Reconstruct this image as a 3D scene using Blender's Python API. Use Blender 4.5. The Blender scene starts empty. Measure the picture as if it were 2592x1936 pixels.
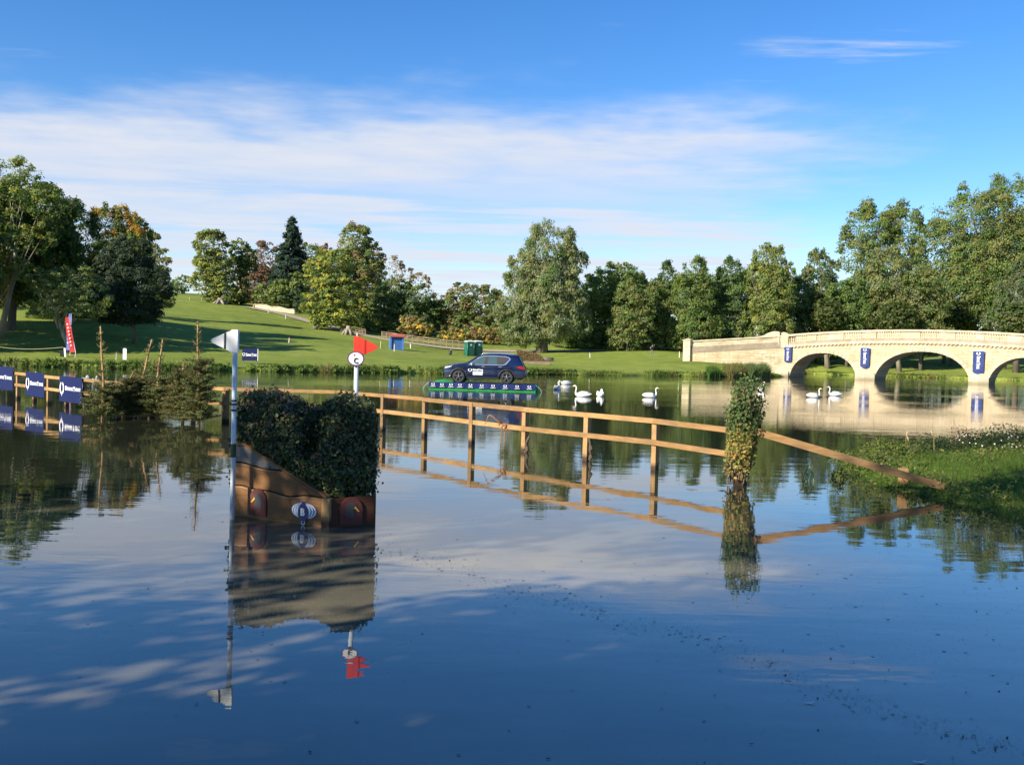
import bpy, bmesh, math, random
import numpy as np
from mathutils import Vector, Matrix
random.seed(7); RNG = np.random.default_rng(11)
SC = bpy.context.scene; COL = SC.collection
rad = math.radians

# ------------------------------------------------------------------ camera
CAM_H = 2.35; FPX = 2450.0; PITCH = rad(-1.81); ROLL = rad(1.5)
Fv = Vector((0, math.cos(PITCH), math.sin(PITCH))); U0 = Vector((0, -math.sin(PITCH), math.cos(PITCH))); Xv = Vector((1, 0, 0))
Rv = Xv*math.cos(ROLL) + U0*math.sin(ROLL); Uv = U0*math.cos(ROLL) - Xv*math.sin(ROLL)
cam = bpy.data.cameras.new('camera'); camo = bpy.data.objects.new('camera', cam); COL.objects.link(camo)
cam.sensor_width = 36; cam.sensor_fit = 'HORIZONTAL'; cam.lens = FPX/2592*36; cam.clip_end = 9000; cam.clip_start = 0.05
M = Matrix((Rv, Uv, -Fv)).transposed().to_4x4(); M.translation = (0, 0, CAM_H); camo.matrix_world = M
SC.camera = camo
CAM = Vector((0, 0, CAM_H))

# ------------------------------------------------------------------ sky, sun, exposure
SUN_H = Vector((-0.78, -0.62, 0)).normalized(); SUN_EL = rad(29)
to_sun = Vector((SUN_H.x*math.cos(SUN_EL), SUN_H.y*math.cos(SUN_EL), math.sin(SUN_EL)))
world = bpy.data.worlds.new('World'); SC.world = world; world.use_nodes = True
wn = world.node_tree.nodes; wl = world.node_tree.links; wn.clear()
SKY_STRENGTH = 0.097
def build_world():
    N = lambda t: wn.new(t)
    def math_(op, a, b=None, clamp=False):
        n = N('ShaderNodeMath'); n.operation = op; n.use_clamp = clamp
        for i, v in enumerate((a, b)):
            if v is None: continue
            if isinstance(v, (int, float)): n.inputs[i].default_value = v
            else: wl.new(v, n.inputs[i])
        return n.outputs[0]
    def step(x, a, b):
        n = N('ShaderNodeMapRange'); n.interpolation_type = 'SMOOTHSTEP'; wl.new(x, n.inputs[0])
        n.inputs[1].default_value = a; n.inputs[2].default_value = b; return n.outputs[0]
    sky = N('ShaderNodeTexSky'); sky.sky_type = 'NISHITA'; sky.sun_disc = False
    sky.sun_elevation = SUN_EL; sky.sun_rotation = math.atan2(SUN_H.x, SUN_H.y)
    sky.altitude = 50; sky.air_density = 1.0; sky.dust_density = 0.1; sky.ozone_density = 3.5
    hsv = N('ShaderNodeHueSaturation'); hsv.inputs['Saturation'].default_value = 1.30; hsv.inputs['Value'].default_value = 1.0; hsv.inputs['Hue'].default_value = 0.509
    wl.new(sky.outputs[0], hsv.inputs['Color'])
    tc = N('ShaderNodeTexCoord'); sep = N('ShaderNodeSeparateXYZ'); wl.new(tc.outputs['Generated'], sep.inputs[0])
    z = math_('MAXIMUM', sep.outputs[2], 0.03)
    u = math_('DIVIDE', sep.outputs[0], z); v = math_('DIVIDE', sep.outputs[1], z)
    def noise(su, sv, scale, detail, off):
        c = N('ShaderNodeCombineXYZ'); wl.new(math_('MULTIPLY', u, su), c.inputs[0]); wl.new(math_('MULTIPLY', v, sv), c.inputs[1]); c.inputs[2].default_value = off
        n = N('ShaderNodeTexNoise'); n.inputs['Scale'].default_value = scale; n.inputs['Detail'].default_value = detail; n.inputs['Roughness'].default_value = 0.6
        wl.new(c.outputs[0], n.inputs['Vector']); return n.outputs[0]
    n1 = noise(0.8, 0.55, 1.0, 4, 3.1); n2 = noise(0.9, 1.0, 0.9, 5, 9.4); n3 = noise(2.2, 3.5, 0.8, 6, 1.7)
    wob = math_('MULTIPLY', math_('SUBTRACT', n1, 0.5), 2.2)
    fine = math_('MULTIPLY', math_('SUBTRACT', n3, 0.5), 0.9)
    front = step(math_('ADD', math_('ADD', v, wob), fine), 3.45, 4.75)
    edge = math_('SUBTRACT', math_('ADD', math_('MULTIPLY', v, 0.30), 0.40), u)
    right = step(math_('ADD', math_('ADD', edge, math_('MULTIPLY', wob, 0.8)), fine), 0.0, 1.3)
    streak = math_('ADD', math_('MULTIPLY', n2, 1.3), math_('MULTIPLY', n3, 0.55))
    body = step(streak, 0.45, 1.15)
    dens = math_('MULTIPLY', math_('MULTIPLY', front, right), math_('ADD', math_('MULTIPLY', body, 0.44), 0.54), True)
    n5 = noise(0.30, 0.85, 1.0, 4, 5.5); gap = math_('MULTIPLY', step(v, 5.0, 7.0), step(n5, 0.56, 0.42)); dens = math_('MULTIPLY', dens, math_('SUBTRACT', 1.0, math_('MULTIPLY', gap, 0.6)))
    n4 = noise(0.55, 1.9, 1.3, 7, 24.7)
    wisp = math_('MULTIPLY', step(n4, 0.63, 0.80), 0.28)
    dens = math_('MAXIMUM', dens, wisp)
    du = math_('DIVIDE', math_('SUBTRACT', math_('ADD', u, math_('MULTIPLY', fine, 0.5)), 1.06), 0.36); dv = math_('DIVIDE', math_('SUBTRACT', math_('ADD', v, math_('ADD', math_('MULTIPLY', u, 0.22), math_('MULTIPLY', fine, 0.35))), 3.36), 0.17)
    rr = math_('ADD', math_('MULTIPLY', du, du), math_('MULTIPLY', dv, dv)); streaks = noise(2.0, 9.0, 1.0, 6, 2.2)
    dens = math_('MAXIMUM', dens, math_('MULTIPLY', math_('MULTIPLY', step(rr, 1.0, 0.0), step(streaks, 0.42, 0.72)), 0.5))
    far = step(v, 30.0, 12.0)
    dens = math_('MULTIPLY', dens, math_('ADD', math_('MULTIPLY', far, 0.4), 0.6), True)
    dens = math_('MAXIMUM', dens, math_('MULTIPLY', step(sep.outputs[2], 0.17, 0.03), 0.42))
    mix = N('ShaderNodeMix'); mix.data_type = 'RGBA'; wl.new(dens, mix.inputs['Factor']); wl.new(hsv.outputs[0], mix.inputs['A'])
    mix.inputs['B'].default_value = (4.1, 4.3, 4.8, 1)
    bg = N('ShaderNodeBackground'); bg.inputs['Strength'].default_value = SKY_STRENGTH; wl.new(mix.outputs['Result'], bg.inputs['Color'])
    out = N('ShaderNodeOutputWorld'); wl.new(bg.outputs[0], out.inputs[0])
build_world()
sun = bpy.data.lights.new('sun', 'SUN'); sun.energy = 5.0; sun.angle = rad(0.53); sun.color = (1.0, 0.90, 0.74)
suno = bpy.data.objects.new('sun', sun); COL.objects.link(suno); suno.rotation_euler = to_sun.to_track_quat('Z', 'Y').to_euler(); suno.location = (0, 0, 60)
SC.view_settings.view_transform = 'Standard'; SC.view_settings.look = 'None'; SC.view_settings.gamma = 1.0
SC.view_settings.exposure = 0.95
SC.cycles.max_bounces = 6; SC.cycles.transparent_max_bounces = 8

# ------------------------------------------------------------------ photo measuring helpers
K = 2592/2212
def ray(px, py): return Fv + Rv*((px-1296)/FPX) + Uv*((968-py)/FPX)
def W(px, py, z=0.0):
    d = ray(px, py); return CAM + d*((z-CAM_H)/d.z)
def P(px, py, Y):
    d = ray(px, py); return CAM + d*(Y/d.y)
def PD(x, y, Y): return P(x*K, y*K, Y)

# ------------------------------------------------------------------ materials
MATS = {}
def nt(name):
    m = bpy.data.materials.new(name); m.use_nodes = True; t = m.node_tree; t.nodes.clear()
    o = t.nodes.new('ShaderNodeOutputMaterial'); p = t.nodes.new('ShaderNodeBsdfPrincipled'); t.links.new(p.outputs[0], o.inputs[0])
    return m, t, p, o
def noise_node(t, scale, detail=4, vec=None, rough=0.6):
    n = t.nodes.new('ShaderNodeTexNoise'); n.inputs['Scale'].default_value = scale; n.inputs['Detail'].default_value = detail; n.inputs['Roughness'].default_value = rough
    if vec is not None: t.links.new(vec, n.inputs['Vector'])
    return n
def mixc(t, fac, a, b, mode='MIX'):
    m = t.nodes.new('ShaderNodeMix'); m.data_type = 'RGBA'; m.blend_type = mode
    for s, v in (('Factor', fac), ('A', a), ('B', b)):
        if isinstance(v, (int, float)): m.inputs[s].default_value = v
        elif isinstance(v, tuple): m.inputs[s].default_value = v if len(v) == 4 else v+(1,)
        else: t.links.new(v, m.inputs[s])
    return m.outputs['Result']
def ramp(t, fac, stops):
    r = t.nodes.new('ShaderNodeValToRGB'); e = r.color_ramp.elements
    while len(e) < len(stops): e.new(0.5)
    for i, (p, c) in enumerate(stops): e[i].position = p; e[i].color = tuple(c)+(1,)
    t.links.new(fac, r.inputs[0]); return r.outputs[0]
def bump(t, p, h, strength, dist):
    b = t.nodes.new('ShaderNodeBump'); b.inputs['Strength'].default_value = strength; b.inputs['Distance'].default_value = dist
    t.links.new(h, b.inputs['Height']); t.links.new(b.outputs[0], p.inputs['Normal'])
def coord(t, kind='Object', scale=(1, 1, 1)):
    c = t.nodes.new('ShaderNodeTexCoord'); m = t.nodes.new('ShaderNodeMapping'); m.inputs['Scale'].default_value = scale
    t.links.new(c.outputs[kind], m.inputs[0]); return m.outputs[0]
def mottled(name, c1, c2, scale=3.0, rough=0.7, bumpd=0.0, detail=5, stretch=(1, 1, 1), rand=0.0, metallic=0.0, coat=0.0, spec=0.5):
    if name in MATS: return MATS[name]
    m, t, p, o = nt(name); v = coord(t, 'Object', stretch); n = noise_node(t, scale, detail, v)
    col = ramp(t, n.outputs[0], [(0.3, c1), (0.7, c2)])
    if rand:
        oi = t.nodes.new('ShaderNodeObjectInfo'); mr = t.nodes.new('ShaderNodeMapRange'); mr.inputs[3].default_value = 1-rand; mr.inputs[4].default_value = 1+rand
        t.links.new(oi.outputs['Random'], mr.inputs[0]); h = t.nodes.new('ShaderNodeHueSaturation'); t.links.new(mr.outputs[0], h.inputs['Value']); t.links.new(col, h.inputs['Color']); col = h.outputs[0]
    t.links.new(col, p.inputs['Base Color']); p.inputs['Roughness'].default_value = rough; p.inputs['Metallic'].default_value = metallic
    p.inputs['Coat Weight'].default_value = coat; p.inputs['Coat Roughness'].default_value = 0.04; p.inputs['Specular IOR Level'].default_value = spec
    if bumpd: bump(t, p, n.outputs[0], 0.6, bumpd)
    MATS[name] = m; return m
def foliage_mat(name='leaf_foliage', trans=0.48, gloss=0.6):
    if name in MATS: return MATS[name]
    m, t, p, o = nt(name); a = t.nodes.new('ShaderNodeAttribute'); a.attribute_name = 'tint'
    t.links.new(a.outputs['Color'], p.inputs['Base Color']); p.inputs['Roughness'].default_value = gloss; p.inputs['Specular IOR Level'].default_value = 0.25
    tr = t.nodes.new('ShaderNodeBsdfTranslucent'); g = mixc(t, 1.0, a.outputs['Color'], (1.25, 1.25, 0.6), 'MULTIPLY'); t.links.new(g, tr.inputs['Color'])
    mx = t.nodes.new('ShaderNodeMixShader'); mx.inputs[0].default_value = trans; t.links.new(p.outputs[0], mx.inputs[1]); t.links.new(tr.outputs[0], mx.inputs[2]); t.links.new(mx.outputs[0], o.inputs[0])
    MATS[name] = m; return m
def grass_mat(name='park_grass', tones=((0.15, 0.20, 0.036), (0.21, 0.265, 0.052), (0.255, 0.29, 0.07))):
    if name in MATS: return MATS[name]
    m, t, p, o = nt(name); v = coord(t, 'Object')
    big = noise_node(t, 0.05, 5, v); mid = noise_node(t, 0.45, 6, v); fin = noise_node(t, 5.0, 6, v, 0.75)
    c = ramp(t, big.outputs[0], [(0.3, tones[0]), (0.5, tones[1]), (0.72, tones[2])])
    c2 = ramp(t, mid.outputs[0], [(0.3, (0.72, 0.78, 0.7)), (0.7, (1.18, 1.12, 1.1))]); c = mixc(t, 1.0, c, c2, 'MULTIPLY')
    c3 = ramp(t, fin.outputs[0], [(0.3, (0.62, 0.66, 0.6)), (0.7, (1.3, 1.25, 1.2))]); c = mixc(t, 1.0, c, c3, 'MULTIPLY')
    dry = ramp(t, noise_node(t, 0.11, 6, v, 0.7).outputs[0], [(0.60, (0, 0, 0)), (0.74, (1, 1, 1))])
    c = mixc(t, dry, c, (0.15, 0.12, 0.05))
    t.links.new(c, p.inputs['Base Color']); p.inputs['Roughness'].default_value = 0.9; p.inputs['Specular IOR Level'].default_value = 0.1
    bump(t, p, fin.outputs[0], 0.8, 0.15); MATS[name] = m; return m
def stone_mat(name='limestone', base=((0.40, 0.31, 0.18), (0.62, 0.52, 0.35)), brick=None):
    if name in MATS: return MATS[name]
    m, t, p, o = nt(name); v = coord(t, 'Object'); n = noise_node(t, 0.9, 7, v, 0.65); f = noise_node(t, 7, 6, v, 0.7)
    c = ramp(t, n.outputs[0], [(0.25, base[0]), (0.55, base[1]), (0.8, tuple(x*1.12 for x in base[1]))])
    c = mixc(t, 1.0, c, ramp(t, f.outputs[0], [(0.3, (0.78, 0.76, 0.74)), (0.7, (1.1, 1.1, 1.1))]), 'MULTIPLY')
    st = ramp(t, noise_node(t, 1.6, 6, coord(t, 'Object', (0.5, 0.5, 1.5)), 0.75).outputs[0], [(0.48, (0, 0, 0)), (0.66, (1, 1, 1))])
    c = mixc(t, mixc(t, 1.0, st, (0.7, 0.7, 0.7), 'MULTIPLY'), c, (0.22, 0.185, 0.135))
    ge = t.nodes.new('ShaderNodeNewGeometry'); sz = t.nodes.new('ShaderNodeSeparateXYZ'); t.links.new(ge.outputs['Position'], sz.inputs[0]); dm = t.nodes.new('ShaderNodeMapRange'); dm.inputs[1].default_value = 0.55; dm.inputs[2].default_value = 0.12; dm.inputs[4].default_value = 0.7; t.links.new(sz.outputs[2], dm.inputs[0]); c = mixc(t, dm.outputs[0], c, (0.13, 0.12, 0.07))
    oi = t.nodes.new('ShaderNodeObjectInfo'); mr = t.nodes.new('ShaderNodeMapRange'); mr.inputs[3].default_value = 0.88; mr.inputs[4].default_value = 1.1
    t.links.new(oi.outputs['Random'], mr.inputs[0]); h = t.nodes.new('ShaderNodeHueSaturation'); t.links.new(mr.outputs[0], h.inputs['Value']); t.links.new(c, h.inputs['Color'])
    t.links.new(h.outputs[0], p.inputs['Base Color']); p.inputs['Roughness'].default_value = 0.9
    bump(t, p, f.outputs[0], 0.5, 0.03); MATS[name] = m; return m
def wood_mat(name, c1, c2, stretch, rand=0.26, wet=False, rough=0.75):
    if name in MATS: return MATS[name]
    m, t, p, o = nt(name); v = coord(t, 'Object', stretch); g = noise_node(t, 3.0, 7, v, 0.7); k = noise_node(t, 1.3, 3, coord(t, 'Object'))
    c = ramp(t, g.outputs[0], [(0.25, c1), (0.5, tuple((a+b)/2 for a, b in zip(c1, c2))), (0.75, c2)])
    c = mixc(t, 1.0, c, ramp(t, k.outputs[0], [(0.3, (0.8, 0.78, 0.75)), (0.7, (1.1, 1.08, 1.02))]), 'MULTIPLY')
    vo = t.nodes.new('ShaderNodeTexVoronoi'); vo.inputs['Scale'].default_value = 2.1; t.links.new(coord(t, 'Object'), vo.inputs['Vector'])
    kn = ramp(t, vo.outputs['Distance'], [(0.03, (1, 1, 1)), (0.09, (0, 0, 0))]); c = mixc(t, kn, c, (0.09, 0.045, 0.02))
    gw = ramp(t, noise_node(t, 0.9, 5, coord(t, 'Object', (1, 1, 2)), .7).outputs[0], [(0.50, (0, 0, 0)), (0.70, (1, 1, 1))]); c = mixc(t, mixc(t, 1.0, gw, (.55, .55, .55), 'MULTIPLY'), c, tuple(x*.45+.05 for x in c1))
    if wet:
        ge = t.nodes.new('ShaderNodeNewGeometry'); sp = t.nodes.new('ShaderNodeSeparateXYZ'); t.links.new(ge.outputs['Position'], sp.inputs[0])
        mr = t.nodes.new('ShaderNodeMapRange'); mr.inputs[1].default_value = 0.17; mr.inputs[2].default_value = 0.06; t.links.new(sp.outputs[2], mr.inputs[0])
        c = mixc(t, mr.outputs[0], c, (0.05, 0.03, 0.018))
    oi = t.nodes.new('ShaderNodeObjectInfo'); mr2 = t.nodes.new('ShaderNodeMapRange'); mr2.inputs[3].default_value = 1-rand; mr2.inputs[4].default_value = 1+rand*0.6
    t.links.new(oi.outputs['Random'], mr2.inputs[0]); h = t.nodes.new('ShaderNodeHueSaturation'); t.links.new(mr2.outputs[0], h.inputs['Value']); t.links.new(c, h.inputs['Color'])
    t.links.new(h.outputs[0], p.inputs['Base Color']); p.inputs['Roughness'].default_value = rough; p.inputs['Specular IOR Level'].default_value = 0.25
    bump(t, p, g.outputs[0], 0.5, 0.008); MATS[name] = m; return m

LEAF = foliage_mat()
FENCE_RAIL = wood_mat('sawn_softwood_rail', (0.23, 0.125, 0.045), (0.46, 0.285, 0.125), (1, 1, 9))
FENCE_POST = wood_mat('sawn_softwood_post', (0.24, 0.135, 0.05), (0.46, 0.29, 0.135), (9, 9, 1), wet=True)
PLANK = wood_mat('planed_board', (0.145, 0.068, 0.027), (0.27, 0.14, 0.056), (1, 1, 8), rand=0.1)
GREYWOOD = wood_mat('weathered_board', (0.10, 0.095, 0.09), (0.19, 0.18, 0.165), (1, 1, 8))
OLDWOOD = wood_mat('old_fence_wood', (0.20, 0.15, 0.10), (0.36, 0.28, 0.20), (1, 1, 3))
BARK = mottled('rough_bark', (0.07, 0.055, 0.04), (0.16, 0.13, 0.10), 2.5, 0.9, 0.05, stretch=(1, 1, 0.3))
PALEBARK = mottled('pale_bark', (0.17, 0.145, 0.10), (0.36, 0.31, 0.23), 1.6, 0.9, 0.05, stretch=(1, 1, 0.35))
TWIGBARK = mottled('conifer_stem', (0.22, 0.13, 0.05), (0.42, 0.28, 0.12), 6, 0.85, 0.005, stretch=(1, 1, 0.4))
NAVY = mottled('navy_print', (0.006,0.011,0.06), (0.008,0.015,0.08), 2, 0.6, spec=0.2)
NAVYCLOTH = mottled('navy_cloth', (0.014, 0.03, 0.13), (0.022, 0.045, 0.18), 3, 0.8)
GLOSSNAVY = mottled('glossy_navy_vinyl', (0.014, 0.02, 0.10), (0.02, 0.03, 0.13), 1.2, 0.16, 0.004)
WHITE = mottled('white_print', (0.76, 0.76, 0.76), (0.82, 0.82, 0.82), 4, 0.6)
WHITEPLASTIC = mottled('white_plastic', (0.70, 0.72, 0.74), (0.80, 0.81, 0.82), 5, 0.4)
REDPLASTIC = mottled('red_plastic', (0.62, 0.03, 0.015), (0.74, 0.05, 0.025), 3, 0.45)
BLACK = mottled('black_print', (0.01, 0.01, 0.012), (0.018, 0.018, 0.02), 4, 0.5)
STONE = stone_mat()
STONE_GREY = stone_mat('weathered_limestone', ((0.20, 0.165, 0.115), (0.34, 0.28, 0.20)))
GRASS = grass_mat()

# ------------------------------------------------------------------ mesh helpers
class MB:
    def __init__(s): s.v = []; s.f = []
    def add(s, verts, faces):
        b = len(s.v); s.v += [tuple(x) for x in verts]; s.f += [tuple(b+i for i in f) for f in faces]; return s
    def box(s, c, size, rz=0.0, axes=None):
        hx, hy, hz = size[0]/2, size[1]/2, size[2]/2
        c = Vector(c); pts = []
        if axes is None:
            a = Vector((math.cos(rz), math.sin(rz), 0)); b = Vector((-math.sin(rz), math.cos(rz), 0)); z = Vector((0, 0, 1))
        else: a, b, z = axes
        for sx, sy, sz in ((-1,-1,-1),(1,-1,-1),(1,1,-1),(-1,1,-1),(-1,-1,1),(1,-1,1),(1,1,1),(-1,1,1)): pts.append(c+a*(sx*hx)+b*(sy*hy)+z*(sz*hz))
        return s.add(pts, [(3,2,1,0),(4,5,6,7),(0,1,5,4),(1,2,6,5),(2,3,7,6),(3,0,4,7)])
    def beam(s, p, q, w, h):
        p, q = Vector(p), Vector(q); a = (q-p); L = a.length; a.normalize()
        b = Vector((0,0,1)).cross(a); b = b.normalized() if b.length > 1e-4 else Vector((1,0,0)); z = a.cross(b)
        return s.box((p+q)/2, (L, w, h), axes=(a, b, z))
    def tube(s, pts, radii, n=8, cap=True, squash=None):
        pts = [Vector(p) for p in pts]; rings = []; b0 = len(s.v); up = None
        for i, p in enumerate(pts):
            d = (pts[min(i+1, len(pts)-1)]-pts[max(i-1, 0)]); d = d.normalized() if d.length > 1e-7 else Vector((0,0,1))
            if up is None: up = Vector((1,0,0)) if abs(d.x) < 0.8 else Vector((0,1,0))
            a = (up-d*up.dot(d)); a = a.normalized() if a.length > 1e-5 else d.orthogonal().normalized(); up = a; b = d.cross(a)
            r = radii[i] if not isinstance(radii, (int, float)) else radii
            ra, rb = r if isinstance(r, tuple) else (r, r)
            for k in range(n):
                t = 2*math.pi*k/n; s.v.append(tuple(p+a*(math.cos(t)*ra)+b*(math.sin(t)*rb)))
        m = len(pts)
        for i in range(m-1):
            for k in range(n):
                k2 = (k+1) % n; s.f.append((b0+i*n+k, b0+i*n+k2, b0+(i+1)*n+k2, b0+(i+1)*n+k))
        if cap: s.f.append(tuple(b0+k for k in reversed(range(n)))); s.f.append(tuple(b0+(m-1)*n+k for k in range(n)))
        return s
    def lathe(s, prof, n=16, c=(0,0,0), axis='Z'):
        b0 = len(s.v); c = Vector(c)
        for r, z in prof:
            for k in range(n):
                t = 2*math.pi*k/n; x, y = r*math.cos(t), r*math.sin(t)
                s.v.append(tuple(c+(Vector((x,y,z)) if axis == 'Z' else Vector((x,z,y)))))
        for i in range(len(prof)-1):
            for k in range(n):
                k2 = (k+1) % n; s.f.append((b0+i*n+k, b0+i*n+k2, b0+(i+1)*n+k2, b0+(i+1)*n+k))
        return s
    def plate(s, poly, o, ax, ay, th):
        """polygon poly (2-D) on plane o+ax*u+ay*v, thickness th along normal (front = ax x ay)"""
        o, ax, ay = Vector(o), Vector(ax), Vector(ay); nn = ax.cross(ay).normalized(); n = len(poly)
        fr = [o+ax*u+ay*v+nn*th for u, v in poly]; bk = [o+ax*u+ay*v for u, v in poly]
        return s.add(fr+bk, [tuple(range(n)), tuple(reversed(range(n, 2*n)))]+[(i, i+n, (i+1) % n+n, (i+1) % n) for i in range(n)])
    def build(s, name, m, parent=None, local=False, smooth=False):
        me = bpy.data.meshes.new(name); me.from_pydata(s.v, [], s.f); me.update()
        if smooth: me.shade_smooth()
        return link(name, me, m, parent, local)
def link(name, me, m, parent=None, local=False):
    if m is not None and not me.materials: me.materials.append(m)
    o = bpy.data.objects.new(name, me); COL.objects.link(o)
    if parent is not None:
        o.parent = parent
        if not local: o.matrix_parent_inverse = world_of(parent).inverted()
    return o
def world_of(o):
    m = o.matrix_basis
    return (world_of(o.parent) @ o.matrix_parent_inverse @ m) if o.parent else m.copy()
def tag(o, label, cat, group=None, kind=None):
    if label: o['label'] = label
    if cat: o['category'] = cat
    if group: o['group'] = group
    if kind: o['kind'] = kind
    return o
def thing(name, label, cat, loc=(0, 0, 0), rz=0.0, group=None):
    o = bpy.data.objects.new(name, None); COL.objects.link(o); o.empty_display_size = 0.3
    o.location = loc; o.rotation_euler = (0, 0, rz); return tag(o, label, cat, group)
def copy_tree(o, parent=None):
    c = o.copy(); COL.objects.link(c); c.parent = parent
    for ch in list(o.children): copy_tree(ch, c)
    return c
TEXTS = {}
def text_mesh(body, bold=0.0):
    key = (body, bold)
    if key not in TEXTS:
        cu = bpy.data.curves.new('lettering', 'FONT'); cu.body = body; cu.size = 1; cu.offset = bold; cu.extrude = 0.004; cu.resolution_u = 3
        o = bpy.data.objects.new('lettering', cu); COL.objects.link(o); bpy.context.view_layer.update()
        me = bpy.data.meshes.new_from_object(o.evaluated_get(bpy.context.evaluated_depsgraph_get()))
        v = np.array([tuple(x.co) for x in me.vertices]); f = [tuple(p.vertices) for p in me.polygons]
        bpy.data.objects.remove(o); bpy.data.curves.remove(cu); bpy.data.meshes.remove(me); TEXTS[key] = (v, f)
    return TEXTS[key]
def put_text(mb, body, o, ax, ay, width, height, bold=0.02, depth=0.0):
    """fit lettering into a width x height rectangle whose lower-left corner is o"""
    v, f = text_mesh(body, bold); mn, mx = v.min(0), v.max(0); o, ax, ay = Vector(o), Vector(ax), Vector(ay); nn = ax.cross(ay).normalized()
    pts = [o+ax*((x[0]-mn[0])/(mx[0]-mn[0])*width)+ay*((x[1]-mn[1])/(mx[1]-mn[1])*height)+nn*(x[2]+0.004+depth) for x in v]
    mb.add(pts, f)
def maker_word(mb, o, ax, ay, width, h):
    o, ax, ay = Vector(o), Vector(ax), Vector(ay); x = 0
    for body, wf, hf in (('S', 0.105, 1.0), ('SANG', 0.40, 0.78), ('Y', 0.125, 1.0), ('ONG', 0.33, 0.78)):
        put_text(mb, body, o+ax*(x*width)+(ay*(-(0.12*h)) if body == 'Y' else ay*0), ax, ay, wf*width*0.95, h*hf+(0.12*h if body == 'Y' else 0), 0.035); x += wf+0.008
def maker_emblem(mb, c, ax, ay, r, squash=1.0):
    """two open wings joined below by a small drop"""
    c, ax, ay = Vector(c), Vector(ax), Vector(ay); nn = ax.cross(ay).normalized(); z = nn*0.006
    for sg in (-1, 1):
        out, inn = [], []
        for i in range(13):
            t = rad(-72+ i*(140/12)); out.append((sg*r*math.cos(t)*0.98, r*squash*math.sin(t))); inn.append((sg*(r*0.60*math.cos(t)), r*squash*(0.74*math.sin(t)-0.03)))
        pts = [c+z+ax*a+ay*b for a, b in out+inn]; n = 13
        mb.add(pts, [((i, i+1, n+i+1, n+i) if sg > 0 else (n+i, n+i+1, i+1, i)) for i in range(n-1)])
    d = [(-0.20*r, -0.72*r*squash), (0, -1.35*r*squash), (0.20*r, -0.72*r*squash), (0, -0.5*r*squash)]
    mb.add([c+z+ax*a+ay*b for a, b in d], [(0, 1, 2, 3)])
def leaves(name, pts, nrm, size, col, parent=None, mat=None, aspect=1.0, tang=None, shape=4, local=False, jit=0.0):
    pts = np.asarray(pts, float); n = len(pts); nrm = nrm/np.maximum(np.linalg.norm(nrm, axis=1, keepdims=True), 1e-6)
    t = RNG.normal(size=(n, 3)) if tang is None else tang
    a = t-nrm*np.sum(t*nrm, 1, keepdims=True); a /= np.maximum(np.linalg.norm(a, axis=1, keepdims=True), 1e-6); b = np.cross(nrm, a)
    s = np.asarray(size).reshape(-1, 1)*np.ones((n, 1)); h = s/2; w = h/aspect
    if shape == 4: co = np.stack([pts-a*h, pts+b*w-a*h*0.1, pts+a*h, pts-b*w-a*h*0.1], 1)
    elif shape == 6: co = np.stack([pts-a*h, pts+b*w*0.9-a*h*0.35, pts+b*w*0.75+a*h*0.4, pts+a*h, pts-b*w*0.75+a*h*0.4, pts-b*w*0.9-a*h*0.35], 1)
    else: co = np.stack([pts-b*w, pts+b*w, pts+a*s], 1)
    k = co.shape[1]; co = co.reshape(-1, 3)
    if parent is not None and not local: co = co-np.array(parent.location)
    me = bpy.data.meshes.new(name); me.vertices.add(n*k); me.vertices.foreach_set('co', co.ravel().astype('f'))
    me.loops.add(n*k); me.loops.foreach_set('vertex_index', np.arange(n*k, dtype='i')); me.polygons.add(n)
    me.polygons.foreach_set('loop_start', np.arange(0, n*k, k, dtype='i')); me.update(calc_edges=True)
    c4 = np.ones((n, k, 4), 'f'); c4[:, :, :3] = np.clip(col, 0.002, 1)[:, None, :]
    at = me.attributes.new('tint', 'FLOAT_COLOR', 'POINT'); at.data.foreach_set('color', c4.ravel())
    me.materials.append(mat or LEAF); o = bpy.data.objects.new(name, me); COL.objects.link(o)
    if parent is not None: o.parent = parent
    return o
def sph(n):
    v = RNG.normal(size=(n, 3)); return v/np.linalg.norm(v, axis=1, keepdims=True)
def tint(n, cols, jit=0.22):
    w = np.array([c[0] for c in cols], float); c = np.array([c[1] for c in cols]); i = RNG.choice(len(cols), n, p=w/w.sum())
    return c[i]*(1+RNG.uniform(-jit, jit, (n, 1)))

# ------------------------------------------------------------------ terrain beyond the lake
SHX = [-3000, -400, -120, -43.9, -29.7, -21.2, -11.2, 5.1, 18.6, 26.6, 35.3, 40, 48, 60, 75, 110, 200, 3000]
SHY = [60, 60, 78, 83, 83.6, 87.2, 92.6, 104.2, 113.3, 117.7, 126.5, 146, 158, 153, 147, 142, 135, 135]
def shore(x): return np.interp(x, SHX, SHY)+0.5*np.sin(np.asarray(x)*0.45)+0.35*np.sin(np.asarray(x)*1.3+1)
CTRL = []
for x, y, Y in [(0,770,91),(0,745,99),(0,720,108),(120,765,95),(120,722,110),(240,765,96),(240,712,112),(300,740,106),(360,690,122),(365,646,200),(480,656,200),(560,668,195),(640,682,188),
                (700,703,176),(760,718,170),(800,728,165),(900,742,160),(1000,757,156),(400,742,120),(500,765,104),(500,722,135),(600,735,130),(700,762,112),(700,730,142),(900,765,125),(900,786,108),
                (1020,773,149),(1100,770,146),(1200,787,123),(1200,765,148),(1350,762,150),(1480,762,150),(1400,790,130),(1500,778,136),(1960,768,185),(2110,776,180),(1780,770,185),(2212,780,180)]:
    p = PD(x, y, Y); CTRL.append((p.x, p.y, p.z))
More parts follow.
